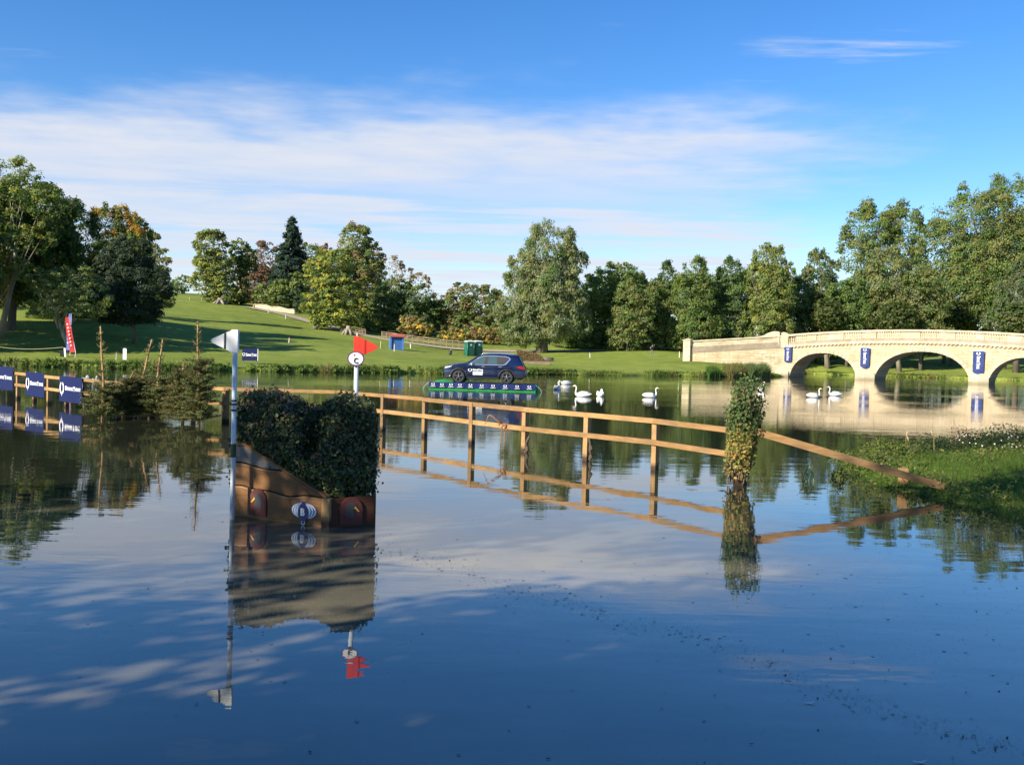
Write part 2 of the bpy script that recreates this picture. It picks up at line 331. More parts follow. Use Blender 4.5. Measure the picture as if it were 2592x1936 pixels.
CTRL += [(23,128.5,2.3),(26,127,1.7),(29,127,1.1),(23,124,1.5),(-150,110,3.5),(-150,200,13),(-60,300,16),(-250,300,16),(60,300,8),(200,300,7),(0,250,9),(150,170,3),(100,165,1.6),(-100,92,1.6),(0,450,12),(-400,450,18),(400,450,10),(30,190,4.5)]
for x in (-60,-40,-20,-5,10,25,60,90,150): CTRL.append((x, float(np.interp(x, SHX, SHY))+1.5, 0.5))
CTRL = np.array(CTRL); CS = 60.0
def tps(r): return np.where(r > 1e-9, r*r*np.log(r+1e-12), 0.0)
_d = np.linalg.norm(CTRL[:, None, :2]-CTRL[None, :, :2], axis=2)/CS; _n = len(CTRL)
_A = np.zeros((_n+3, _n+3)); _A[:_n, :_n] = tps(_d)+np.eye(_n)*0.02; _A[:_n, _n] = 1; _A[:_n, _n+1:] = CTRL[:, :2]/CS; _A[_n:, :_n] = _A[:_n, _n:].T
_w = np.linalg.solve(_A, np.concatenate([CTRL[:, 2], np.zeros(3)]))
def raw_ground(x, y):
    x = np.clip(np.asarray(x, float), -400, 400); y = np.clip(np.asarray(y, float), 50, 450)
    d = np.sqrt((x[..., None]-CTRL[:, 0])**2+(y[..., None]-CTRL[:, 1])**2)/CS
    return tps(d) @ _w[:_n]+_w[_n]+_w[_n+1]*x/CS+_w[_n+2]*y/CS
def ground(x, y):
    x = np.asarray(x, float); y = np.asarray(y, float); t = y-shore(x)
    z = np.maximum(raw_ground(x, y), 0.30+0.012*np.clip(t, 0, 40))
    lip = np.interp(t, [-0.6, 0.0, 0.25, 1.2, 4.0], [-0.6, -0.1, 0.30, 0.42, 0.5])
    k = np.clip((t-1.0)/6.0, 0, 1); k = k*k*(3-2*k)
    return lip*(1-k)+z*k
def gz(x, y): return float(ground(np.array([x]), np.array([y]))[0])
xs = np.concatenate([[-3000,-1500,-800,-500,-350,-250,-190,-150,-120],np.arange(-100,100.1,1.0),[120,150,190,250,350,500,800,1500,3000]])
ts = np.concatenate([[-0.6,0,0.12,0.25,0.7,1.2,2,3,4.5],np.arange(6,130,2.0),np.arange(132,200,6),[220,260,320,400,520,800,1500,3500]])
gx, gt = np.meshgrid(xs, ts); gy = shore(gx)+gt; zz = ground(gx, gy)
zz += np.clip(gt/20, 0, 1)*(0.06*np.sin(gx*0.31+gy*0.17)+0.05*np.sin(gx*0.11-gy*0.37))
co = np.stack([gx, gy, zz], -1).reshape(-1, 3); nr, nc = gx.shape
fc = [(r*nc+c, r*nc+c+1, (r+1)*nc+c+1, (r+1)*nc+c) for r in range(nr-1) for c in range(nc-1)]
me = bpy.data.meshes.new('ground'); me.from_pydata(co.tolist(), [], fc); me.shade_smooth()
tag(link('ground', me, GRASS), 'green parkland grass slope beyond the lake', 'ground', kind='structure')

# ------------------------------------------------------------------ near bank
NB = [(-400,1.5),(-60,2.2),(-10,2.4),(3,2.6),(6.6,5.5),(7.5,10),(7.72,14.5),(7.25,17.2),(7.05,19.3),(7.35,21.6),(8.6,23.2),(11,25.0),(14.5,27.2),(21,31),(45,66),(76,108),(120,128),(400,128),(400,-400),(-400,-400)]
def near_sd(x, y):
    x = np.asarray(x, float); y = np.asarray(y, float); d = np.full(x.shape, 1e9); ins = np.zeros(x.shape, bool); n = len(NB)
    for i in range(n):
        ax, ay = NB[i]; bx, by = NB[(i+1) % n]; ex, ey = bx-ax, by-ay
        t = np.clip(((x-ax)*ex+(y-ay)*ey)/(ex*ex+ey*ey), 0, 1); d = np.minimum(d, np.hypot(x-ax-t*ex, y-ay-t*ey))
        c = ((ay > y) != (by > y)) & (x < (bx-ax)*(y-ay)/((by-ay) if by != ay else 1e-9)+ax); ins ^= c
    return np.where(ins, d, -d)
def near_z(x, y):
    d = near_sd(x, y)+0.14*np.sin(np.asarray(x)*2.1+np.asarray(y)*1.7)+0.1*np.sin(np.asarray(y)*4.3)
    z = np.where(d < 0, np.maximum(d*0.5, -0.6), 0.21*(1-np.exp(-np.maximum(d, 0)/0.9))+0.035*np.minimum(np.maximum(d, 0), 14))
    return z+np.where(d > 0.4, 0.04*np.sin(x*1.9+y*0.8)+0.03*np.sin(y*2.7-x), 0)
xs = np.concatenate([[-400,-200,-100,-60,-40,-25,-15,-8,-3,0,2,4],np.arange(5,20,0.3),np.arange(20.5,40,1.5),[45,55,65,76,90,110,140,200,400]])
ys = np.concatenate([[-400,-150,-60,-30,-15,-8,-4,-1,0],np.arange(0.6,34,0.3),np.arange(35,60,2),np.arange(62,112,6),[115,120,128]])
gx, gy = np.meshgrid(xs, ys); zz = near_z(gx, gy); nr, nc = gx.shape; keep = near_sd(gx, gy) > -1.5
fc = [(r*nc+c, r*nc+c+1, (r+1)*nc+c+1, (r+1)*nc+c) for r in range(nr-1) for c in range(nc-1) if keep[r, c] or keep[r+1, c+1] or keep[r, c+1] or keep[r+1, c]]
me = bpy.data.meshes.new('near_bank'); me.from_pydata(np.stack([gx, gy, zz], -1).reshape(-1, 3).tolist(), [], fc); me.shade_smooth()
b = bmesh.new(); b.from_mesh(me); bmesh.ops.delete(b, geom=[v for v in b.verts if not v.link_faces], context='VERTS'); b.to_mesh(me); b.free()
tag(link('near_bank', me, grass_mat('bank_grass', ((0.05, 0.10, 0.015), (0.085, 0.15, 0.02), (0.13, 0.17, 0.03)))), 'grassy near bank beside the lake', 'ground', kind='structure')

# ------------------------------------------------------------------ water
def water():
    m, t, p, o = nt('lake_water'); v = coord(t, 'Object')
    p.inputs['Roughness'].default_value = 0.012; p.inputs['IOR'].default_value = 1.85
    murk = noise_node(t, 0.16, 5, v, 0.6); c = ramp(t, murk.outputs[0], [(0.32, (0.08, 0.078, 0.06)), (0.52, (0.15, 0.135, 0.095)), (0.68, (0.31, 0.255, 0.165))])
    sy = t.nodes.new('ShaderNodeSeparateXYZ'); t.links.new(v, sy.inputs[0]); dp = t.nodes.new('ShaderNodeMapRange'); dp.interpolation_type = 'SMOOTHSTEP'; dp.inputs[1].default_value = 9.5; dp.inputs[2].default_value = 16; t.links.new(sy.outputs[1], dp.inputs[0])
    c = mixc(t, dp.outputs[0], c, (0.022, 0.026, 0.016))
    t.links.new(c, p.inputs['Base Color'])
    n1 = noise_node(t, 1.0, 3, coord(t, 'Object', (0.55, 1.5, 1)), 0.5); n2 = noise_node(t, 1.0, 4, coord(t, 'Object', (2.2, 6.5, 1)), 0.55)
    sep = t.nodes.new('ShaderNodeSeparateXYZ'); t.links.new(v, sep.inputs[0])
    def mr(x, a, b, c, d):
        n = t.nodes.new('ShaderNodeMapRange'); n.inputs[1].default_value = a; n.inputs[2].default_value = b; n.inputs[3].default_value = c; n.inputs[4].default_value = d; t.links.new(x, n.inputs[0]); return n.outputs[0]
    def mul(a, b):
        n = t.nodes.new('ShaderNodeMath'); n.operation = 'MULTIPLY'
        for i, x in enumerate((a, b)):
            if isinstance(x, (int, float)): n.inputs[i].default_value = x
            else: t.links.new(x, n.inputs[i])
        return n.outputs[0]
    def add(a, b):
        n = t.nodes.new('ShaderNodeMath'); n.operation = 'ADD'; t.links.new(a, n.inputs[0]); t.links.new(b, n.inputs[1]); return n.outputs[0]
    far = mr(sep.outputs[1], 12, 55, 0.12, 1.6); patch = mr(noise_node(t, 0.09, 3, coord(t, 'Object', (0.6, 1.4, 1))).outputs[0], 0.42, 0.62, 0.35, 2.0)
    rip = mul(mul(n2.outputs[0], far), patch); swell = mul(n1.outputs[0], 1.1); h = add(mul(rip, 0.5), swell)
    bm = t.nodes.new('ShaderNodeBump'); bm.inputs['Strength'].default_value = 1.0; bm.inputs['Distance'].default_value = 0.0032; t.links.new(h, bm.inputs['Height']); t.links.new(bm.outputs[0], p.inputs['Normal'])
    mb = MB(); mb.add([(-3000,-400,0),(3000,-400,0),(3000,420,0),(-3000,420,0)], [(0,1,2,3)])
    tag(mb.build('water', m), 'still lake water mirroring sky and trees', 'water', kind='structure')
water()

# ------------------------------------------------------------------ trees
G1=(0.062,0.105,0.022); G2=(0.095,0.135,0.028); YG=(0.20,0.20,0.030); DG=(0.030,0.055,0.018); DDG=(0.018,0.032,0.014); OL=(0.125,0.135,0.040)
WIL=(0.125,0.150,0.075); WIL2=(0.155,0.165,0.080); ORA=(0.40,0.20,0.03); GOLD=(0.38,0.27,0.04); RUST=(0.155,0.095,0.045); COP=(0.125,0.083,0.058); SPR=(0.055,0.095,0.070); GREY=(0.20,0.17,0.13)
def sub_blobs(a, b, c, rb, fill=1.0):
    area = 4*math.pi*(((a*b)**1.6+(a*c)**1.6+(b*c)**1.6)/3)**(1/1.6)
    n = max(8, int(area/(rb*rb*1.9)*fill)); d = sph(n); k = np.where(RNG.uniform(size=(n, 1)) < .75, RNG.uniform(.74, 1.0, (n, 1))+np.maximum(0, RNG.normal(0, .09, (n, 1))), RNG.uniform(.35, .8, (n, 1)))
    return d*np.array([a, b, c])*k
def fill_lobes(lobes, base, skirt):
    out = list(lobes); n = len(lobes)
    for i in range(n):
        for j in range(i+1, n):
            a, b = lobes[i], lobes[j]; d = math.hypot(a[0]-b[0], a[1]-b[1])
            if 0.7*(min(a[2:4])+min(b[2:4])) < d < 1.5*(max(a[2:4])+max(b[2:4])): out.append(((a[0]+b[0])/2, (a[1]+b[1])/2, (a[2]+b[2])*.40, (a[3]+b[3])*.40))
    if skirt:
        lo = max(lobes, key=lambda l: l[1]+l[3]); w = max(18, (max(l[0]+l[2] for l in lobes)-min(l[0]-l[2] for l in lobes))*.40); cx = (lo[0]+base[0])/2; gap = base[1]-(lo[1]+lo[3])
        out.append((cx, base[1]-15-max(0, gap)*.35, w, 17+max(0, gap)*.5)); out.append((cx-w*.5, base[1]-9, w*.5, 11)); out.append((cx+w*.5, base[1]-9, w*.5, 11))
    return out
def tree(name, label, base, Y, lobes, cols, bark=None, group=None, leaf=None, dens=1.0, rb=0.2, trunk_r=None, style='leaf', tops=None, limbs=True, lean=None, cat='tree', airy=1.0, skirt=None):
    """base (x,y) and lobes (cx,cy,rx,ry[,dY]) are measured off the photograph at distance Y"""
    bp = PD(base[0], base[1], Y); bz = gz(bp.x, Y); B = Vector((bp.x, Y, bz)); root = thing(name, label, cat, B, group=group)
    tuft = []
    for lb in lobes:
        for _ in range(9):
            t = random.uniform(-.5, math.pi+.5); k = random.uniform(.16, .34); e = (1.9 if style == 'poplar' else 1.5 if style == 'willow' else 1.0)
            w = k*min(lb[2], lb[3]); tuft.append((lb[0]+math.cos(t)*lb[2]*.97, lb[1]-math.sin(t)*lb[3]*.97, w, w*e, random.uniform(-.5, .5)*lb[2]*Y/(FPX/K)))
    u = Y/(FPX/K); P_, N_, S_, C_ = [], [], [], []; leaf = leaf or 0.0020*Y; tips = []; lobes = list(lobes); core_n = len(lobes)
    if airy >= .85 and dens >= .8: lobes = fill_lobes(lobes, base, skirt if skirt is not None else group in (LG, WG, HG))
    tuft_from = len(lobes); lobes = lobes+tuft
    for li, lb in enumerate(lobes):
        cx, cy, rx, ry = lb[:4]; dY = lb[4] if len(lb) > 4 else 0
        c = PD(cx, cy, Y+dY); a, cz = rx*u, ry*u; bdep = min(a, 1.3*cz)*0.9; r0 = max(0.42, rb*.8*min(a, cz)+0.25); ctr = np.array(c)
        if li < tuft_from: tips.append((c, min(a, cz)))
        else: r0 = max(.35, .5*min(a, cz))
        sb = sub_blobs(a-r0*0.55 if a > r0 else a*0.6, bdep, max(cz-r0*0.55, cz*0.5), r0, airy)
        sb_r = r0*RNG.uniform(0.65, 1.25, len(sb)); sb_c = tint(len(sb), cols, 0.18)*1.75+.01+0.008
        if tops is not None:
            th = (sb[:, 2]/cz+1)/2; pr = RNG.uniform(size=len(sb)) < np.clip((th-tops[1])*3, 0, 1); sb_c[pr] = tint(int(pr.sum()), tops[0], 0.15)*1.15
        for q, rr, cc in zip(sb, sb_r, sb_c):
            k = max(10, int(rr*rr*12.0/(leaf*leaf)*0.95*dens)); d = sph(k); d[:, 2] = np.where(d[:, 2] < -0.3, -d[:, 2]*0.6, d[:, 2])
            pos = ctr+q+d*rr*RNG.uniform(0.55, 1.12, (k, 1))*np.array([1.0, 1.0, 0.85 if style != 'willow' else 1.3])
            if style == 'poplar': pos[:, 2] += np.abs(RNG.normal(0, rr*0.35, k))
            P_.append(pos); out = q/np.array([a, bdep, cz]); N_.append(d*0.75+out*0.55+RNG.normal(0, 0.42, (k, 3))+np.array([0, 0, 0.15]))
            S_.append(leaf*RNG.uniform(0.55, 1.25, k)); C_.append(cc*(1+RNG.uniform(-0.22, 0.22, (k, 1))))
    Pn = np.concatenate(P_); Nn = np.concatenate(N_); Sn = np.concatenate(S_); Cn = np.concatenate(C_)
    deep = np.full(len(Pn), 9.0)
    for lb in lobes[:tuft_from]:      # leaves deep inside the crown mass are mostly shed, as on a real tree
        c = np.array(PD(lb[0], lb[1], Y)); a_, c_ = lb[2]*u, lb[3]*u; deep = np.minimum(deep, np.sqrt((((Pn-c)/np.array([a_, min(a_, 1.3*c_)*.9, c_]))**2).sum(1)))
    ok = (Pn[:, 2] > bz+0.15) & ((deep > .76) | (RNG.uniform(size=len(Pn)) < .25)) & ((Pn[:, 1] < Y+1.0) | (RNG.uniform(size=len(Pn)) < .32)); Pn, Nn, Sn, Cn = Pn[ok], Nn[ok], Sn[ok], Cn[ok]
    tg = None; asp = 1.2
    if style == 'willow': tg = RNG.normal(0, 0.35, (len(Pn), 3)); tg[:, 2] -= 1.0; asp = 2.3; Sn = Sn*1.35
    if style == 'poplar': tg = RNG.normal(0, 0.5, (len(Pn), 3)); tg[:, 2] += 0.8; asp = 1.5
    leaves('crown', Pn, Nn, Sn, Cn, root, aspect=asp, tang=tg)
    H = max(t[0].z for t in tips)-bz; tr = trunk_r or max(0.18, H*0.022); mb = MB(); main = max(tips, key=lambda t: t[1])[0]
    topz = bz+H*0.92; bend = lean or (0, 0); prev = []
    tipx = max(tips, key=lambda t: t[0].z)[0]
    for i in range(7):
        s = i/6; prev.append(Vector((B.x+(tipx.x-B.x)*s**1.5+bend[0]*math.sin(s*3)+random.uniform(-.12, .12)*(i > 0), Y+(random.uniform(-.15, .15) if i else 0), bz-0.3+(topz-bz+0.3)*s)))
    mb.tube(prev, [tr*(1.35 if i == 0 else (1-i/6)**0.8+0.06) for i in range(7)], 8)
    if limbs:
        for c, r in tips:
            s = random.uniform(0.25, 0.55); j = prev[0].lerp(prev[-1], s); q = Vector(c)
            for _ in range(2 if len(tips) > 3 else 4):
                e = q+Vector((random.uniform(-1, 1), random.uniform(-1, .6), random.uniform(-.3, .9)))*r*0.75; md = j.lerp(e, 0.5)+Vector((0, 0, -0.06*(e-j).length+random.uniform(-.4, .4)))
                mb.tube([j, md, e], [tr*0.42, tr*0.26, tr*0.06], 5)
    mb.build('trunk', bark or BARK, root, smooth=True)
    return root
def shrubby(name, label, base, Y, lobes, cols, **k): return tree(name, label, base, Y, lobes, cols, cat='shrub', trunk_r=0.12, **k)

LG = 'trees of the lakeside clump'; HG = 'trees on the grassy hill'; WG = 'plantation trees behind the far bank'
tree('plane_tree', 'tall pale barked tree with thin yellowish leaves at the left clump end', (-2,722), 104, [(20,410,70,62),(95,440,45,42),(-40,470,70,60),(25,520,40,40),(75,520,42,36),(-40,590,55,60),(40,590,26,30)], [(3,G2),(2,OL),(1,YG),(1,G1)], PALEBARK, LG, trunk_r=0.34, dens=0.62, airy=0.7, lean=(1.2,0))
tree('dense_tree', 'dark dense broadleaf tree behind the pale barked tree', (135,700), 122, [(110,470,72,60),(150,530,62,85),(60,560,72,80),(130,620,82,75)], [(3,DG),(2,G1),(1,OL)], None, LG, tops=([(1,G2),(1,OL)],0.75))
tree('maple_tree', 'maple whose pointed top has turned orange and gold', (262,695), 124, [(232,490,34,40),(268,498,30,44),(300,525,26,44),(255,560,58,60),(262,630,70,70)], [(3,G1),(2,DG),(1,OL)], None, LG, tops=([(3,GOLD),(2,ORA),(1,OL)],0.5), style='poplar')
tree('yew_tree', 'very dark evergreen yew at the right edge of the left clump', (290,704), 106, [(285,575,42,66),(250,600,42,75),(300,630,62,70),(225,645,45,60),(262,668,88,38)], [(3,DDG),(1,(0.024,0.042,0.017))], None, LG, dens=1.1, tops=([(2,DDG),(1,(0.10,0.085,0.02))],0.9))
tree('spreading_tree', 'low spreading tree with bare pale boughs in front of dark yew', (150,712), 97, [(150,615,62,40),(110,640,52,36),(195,645,42,40),(150,670,82,28),(90,610,30,26)], [(3,OL),(2,G2),(2,DG)], PALEBARK, LG, trunk_r=0.25, dens=0.6, airy=0.75)
tree('ash_tree', 'light olive tree showing behind the right side of dark yew', (335,665), 150, [(315,540,30,42),(340,580,26,48),(352,620,18,32)], [(3,OL),(2,WIL2)], None, LG)
tree('far_tree', 'small distant tree on the crest beside left clump', (395,640), 240, [(395,615,22,18),(380,628,18,12)], [(1,G1),(1,WIL)], None)
HG = 'trees on the grassy hill'
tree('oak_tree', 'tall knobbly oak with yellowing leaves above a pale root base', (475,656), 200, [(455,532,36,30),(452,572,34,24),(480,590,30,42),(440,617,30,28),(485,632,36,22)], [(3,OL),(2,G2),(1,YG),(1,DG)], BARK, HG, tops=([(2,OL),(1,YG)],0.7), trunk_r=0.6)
tree('lime_tree', 'slim green tree with yellow patches beside the tall knobbly oak', (520,660), 206, [(517,545,20,30),(535,562,18,26),(512,582,22,24),(540,580,14,14)], [(2,DG),(2,G1),(1,YG)], None, HG)
tree('copper_beech', 'reddish brown copper beech between oak and blue spruce', (562,664), 215, [(570,562,34,36),(545,612,38,40),(575,620,30,36)], [(3,COP),(1,RUST),(1,(0.10,0.07,0.045))], None, HG, airy=0.85)
tree('poplar_tree', 'tall thinning olive tree with sparse domed top on the hillside', (775,705), 182, [(765,530,36,42),(800,560,28,38),(770,590,48,52),(810,620,26,62),(735,610,40,70)], [(3,OL),(2,G1),(1,(0.17,0.12,0.05))], None, HG)
tree('sycamore_tree', 'broken topped bright yellow-green tree by the pale stump', (742,708), 168, [(715,572,44,30),(690,590,30,34),(735,640,52,38),(690,650,36,40),(745,680,48,26),(700,690,32,18)], [(3,YG),(3,G2),(1,DG)], None, HG, trunk_r=0.5)
tree('larch_tree', 'olive tree just right of the tall blue spruce', (668,665), 212, [(668,560,24,34),(690,590,24,34)], [(2,OL),(1,G1)], None, HG)
tree('red_tree', 'small reddish crown showing behind the yellow-green tree', (706,690), 225, [(705,555,18,28)], [(2,COP),(1,RUST)], None, HG)
shrubby('laurel_shrub', 'rounded yellow-green shrub above the curved stone wall', (600,660), 199.5, [(575,640,26,24),(612,634,30,26),(640,620,20,30)], [(3,(0.12,0.15,0.035)),(1,G1)])
shrubby('holly_shrub', 'dark narrow evergreen shrub at the end of curved wall', (645,685), 196.5, [(645,650,14,32)], [(1,DDG),(1,DG)])
tree('dead_tree', 'grey nearly leafless tree on skyline right of olive tree', (860,690), 205, [(845,590,24,36),(870,600,22,26),(905,612,22,20)], [(3,GREY),(1,(0.16,0.11,0.07))], PALEBARK, HG, dens=0.28, airy=0.5)
tree('elm_tree', 'dark green broad tree above the post and rail fence', (880,732), 176, [(850,635,38,34),(900,650,44,36),(870,690,50,38),(820,690,36,44),(925,690,30,38)], [(3,DG),(2,G1),(1,OL)], None, HG)
shrubby('hazel_shrub', 'russet shrub at the foot of dark green broad tree', (880,734), 170, [(885,708,24,22),(915,712,20,20)], [(2,RUST),(2,OL),(1,GOLD)])
tree('hornbeam_tree', 'brownish green autumn tree left of the big willow', (1010,745), 178, [(1010,640,44,28),(985,670,42,36),(1045,665,44,42),(1010,705,56,34),(960,710,26,28)], [(4,(0.10,0.10,0.03)),(1,RUST),(2,G1)], None, HG)
shrubby('dogwood_shrub', 'low shrub with rusty and golden leaves left of willow', (1040,748), 168, [(1020,728,34,18),(1062,728,28,20),(975,728,26,16)], [(2,RUST),(2,OL),(1,GOLD),(1,G1)])
tree('beech_tree', 'distant olive crown peeping between autumn tree and willow', (1075,740), 230, [(1070,660,24,30)], [(1,OL),(1,G1)])
tree('willow_tree', 'huge grey-green willow with drooping boughs beside the path', (1170,760), 152, [(1188,545,50,55),(1235,570,34,32),(1140,590,44,45),(1195,620,62,60),(1125,660,48,58),(1180,690,68,55),(1235,690,40,58),(1110,715,36,34),(1150,725,54,30)], [(3,WIL),(2,WIL2),(1,OL),(1,G1)], BARK, None, style='willow', trunk_r=0.8)
WG = 'plantation trees behind the far bank'
tree('alder_tree', 'rounded green tree with a pale bare trunk right of willow', (1314,760), 160, [(1330,605,58,34),(1300,640,50,48),(1365,640,36,50),(1280,690,32,50)], [(3,G2),(2,G1),(1,OL)], PALEBARK, WG, trunk_r=0.22)
tree('young_poplar', 'low light green poplar right of the pale trunk', (1355,760), 154, [(1360,670,36,55),(1345,715,30,36),(1390,690,26,56)], [(3,OL),(2,G1)], PALEBARK, WG, style='poplar', trunk_r=0.18)
tree('slim_poplar', 'slim pointed dark poplar standing highest over a low neighbour', (1440,760), 164, [(1443,605,18,36),(1435,660,30,60),(1425,710,28,44)], [(3,G1),(2,DG)], None, WG, style='poplar')
tree('cone_poplar', 'cone shaped poplar left of the two spiky poplars', (1500,760), 157, [(1500,600,24,42),(1498,650,44,52),(1500,710,52,44)], [(3,G2),(2,G1),(1,OL)], None, WG, style='poplar')
tree('dark_poplar', 'dark green poplar joined to a light spiky one', (1580,762), 160, [(1580,600,28,36),(1585,650,38,50),(1575,710,44,44)], [(3,G1),(2,DG)], None, WG, style='poplar')
tree('spiky_poplar', 'light green spiky poplar beside dark green poplar', (1660,762), 158, [(1650,570,22,40),(1682,580,18,44),(1640,620,34,44),(1670,650,44,52),(1650,710,56,44),(1705,610,12,40)], [(3,G2),(2,OL),(1,YG)], None, WG, style='poplar')
tree('grey_willow', 'grey-green willow just behind the bridge scroll pier', (1765,768), 166, [(1770,590,34,40),(1755,640,42,50),(1790,680,46,56),(1740,710,40,44)], [(3,(0.085,0.105,0.05)),(1,G1),(1,OL)], None, WG, style='willow')
tree('goat_willow', 'soft olive willow in front of the tall twin poplar', (1915,770), 163, [(1925,585,40,44),(1900,630,52,50),(1950,650,48,52),(1890,690,58,46),(1950,710,56,40)], [(3,(0.11,0.125,0.055)),(2,OL),(1,G1)], None, WG, style='willow')
tree('twin_poplar', 'tall olive poplar with a broad two humped crown', (1900,768), 188, [(1880,505,56,46),(1950,500,44,44),(1855,560,50,42),(1920,560,62,60)], [(3,OL),(2,G2),(1,G1)], None, WG, style='poplar')
tree('giant_poplar', 'largest poplar, filling the sky over the bridge', (2120,772), 172, [(2110,480,86,64),(2190,450,70,56),(2050,540,62,58),(2150,560,90,70),(2060,630,72,60),(2170,660,90,70),(2060,700,70,46),(2230,560,60,90)], [(3,OL),(2,G2),(2,G1)], None, WG, style='poplar', trunk_r=0.7, dens=0.8)
tree('bank_willow', 'grey-green willow under the largest poplar at the bridge end', (2200,775), 160, [(2195,640,40,56),(2180,700,52,46),(2240,690,40,60)], [(2,(0.085,0.10,0.05)),(1,G1)], None, WG, style='willow')
for i, (x, top, Y, w, lab) in enumerate([(1270,632,164,44,'between willow and alder'),(1400,622,160,44,'behind the light green poplar'),(1470,612,160,40,'behind the cone poplar'),(1545,612,162,42,'between cone and dark poplars'),(1615,602,166,40,'behind the dark poplar'),(1725,622,164,42,'left of the grey willow'),(1830,612,162,46,'behind the grey willow'),(1990,592,162,52,'behind the soft olive willow'),(1250,642,166,40,'right behind the willow'),(1310,607,168,42,'behind the alder'),(1375,604,170,40,'right of the alder'),(1435,627,172,36,'behind the slim poplar'),(1520,592,170,40,'right behind the cone poplar'),(1690,602,170,36,'right behind the spiky poplar'),(1770,632,172,40,'behind the scroll pier'),(1870,592,176,44,'left behind the twin poplar'),(2040,592,172,50,'between twin and largest poplars')]):
    tree('backdrop_tree', 'green tree filling the gap '+lab, (x, 756), Y, [(x, top+26, w*0.8, 32), (x, top+80, w*1.15, 60), (x, top+130, w*1.2, 40)], [[(3,G1),(2,G2)],[(3,OL),(2,G1)],[(3,G2),(2,OL),(1,DG)]][i%3], None, WG, style='poplar', dens=0.8)
for i, (x, top, Y, w, lab) in enumerate([(30,560,140,66,'behind the pale barked tree'),(180,540,140,50,'behind the orange topped maple'),(660,640,205,30,'behind the dark holly shrub'),(530,596,226,36,'behind the slim green tree'),(600,585,228,40,'behind the copper beech'),(690,590,222,44,'behind the broken topped tree'),(790,600,215,44,'behind the sparse domed tree'),(842,640,200,44,'below the grey leafless tree'),(940,655,196,44,'right of the dark broad tree'),(1085,672,192,40,'between autumn tree and willow'),(1105,690,176,34,'left behind the big willow')]):
    tree('backdrop_tree', 'dark tree filling the gap '+lab, (x, 700 if x < 200 else 690), Y, [(x, top+30, w*0.8, 34), (x, top+80, w, 56)], [(2,DG),(2,G1),(1,OL)], None, WG, dens=0.8)
def conifer():
    Y = 203; b = PD(628, 655, Y); B = Vector((b.x, Y, gz(b.x, Y))); top = PD(627, 470, Y).z; H = top-B.z
    root = thing('blue_spruce', 'tall blue-green spruce with a pointed tip on the hill', 'tree', B, group=HG); mb = MB()
    mb.tube([B-Vector((0,0,.3)), B+Vector((0,0,H*.5)), B+Vector((0,0,H))], [0.4, 0.22, 0.03], 8); P_, N_, C_, S_ = [], [], [], []
    for i in range(46):
        s = (i/45)**0.9; z = H*(0.12+0.87*s); R = 4.3*(1-s)**0.75*(1+0.25*math.sin(i*2.4))+0.25
        for k in range(9):
            t = random.uniform(0, 6.28); r = R*random.uniform(0.75, 1.2); e = Vector((math.cos(t)*r, math.sin(t)*r, z-0.12*r+random.uniform(-.2, .5)))
            mb.tube([B+Vector((0,0,z)), B+e], [0.05, 0.015], 3, False)
            n = int(10+26*r); q = RNG.uniform(0.25, 1.05, (n, 1))**0.7*np.array(e-Vector((0,0,z)))+np.array([0,0,z])+RNG.normal(0, 0.16+0.05*r, (n, 3))*np.array([1,1,.6]); cc = tint(1, [(3,SPR),(1,(0.04,0.075,0.045))], 0.2)
            P_.append(q+np.array(B)); N_.append(np.tile([math.cos(t)*.6, math.sin(t)*.6, .7], (n, 1))+RNG.normal(0, .4, (n, 3))); C_.append(cc*(1+RNG.uniform(-.2, .2, (n, 1)))); S_.append(RNG.uniform(.3, .6, n))
    leaves('crown', np.concatenate(P_), np.concatenate(N_), np.concatenate(S_), np.concatenate(C_), root, aspect=1.8); mb.build('trunk', BARK, root)
conifer()
# trunks standing on the bank behind the bridge arches
for i, (x, Y, r, ln, lab) in enumerate([(2095,160,0.42,-0.4,'behind the first arch, thick and pale'),(2072,172,0.2,0.1,'behind the first arch, thin and dark'),(2140,176,0.3,0.2,'behind the first arch near its pier'),(2278,158,0.38,-0.7,'behind the middle arch, leaning'),(2332,172,0.22,0.4,'behind the middle arch, thin'),(2408,168,0.25,0.0,'behind the middle arch near its right pier'),(2543,166,0.26,0.1,'behind the last arch, slim'),(2572,158,0.5,0.0,'behind the last arch, stout')]):
    p = P(x, 930, Y); z = gz(p.x, Y); top = 13+i % 3; root = thing('bankside_tree', 'tree trunk '+lab, 'tree', (p.x, Y, z), group='trees seen through the bridge arches'); mb = MB()
    mb.tube([(p.x, Y, z-.3), (p.x+ln, Y, z+4), (p.x+ln*1.3, Y, z+9)], [r*1.2, r*.8, r*.4], 8); mb.build('trunk', PALEBARK if i in (0, 3) else BARK, root, smooth=True)
    n = 2600; d = sph(n); q = np.array([p.x+ln, Y, z+8.5])+d*np.array([3.2, 3.2, 3.0])*RNG.uniform(.5, 1.05, (n, 1)); leaves('crown', q, d+RNG.normal(0, .5, (n, 3)), RNG.uniform(.3, .6, n), tint(n, [(2,OL),(2,G1),(1,DG)], .2), root)

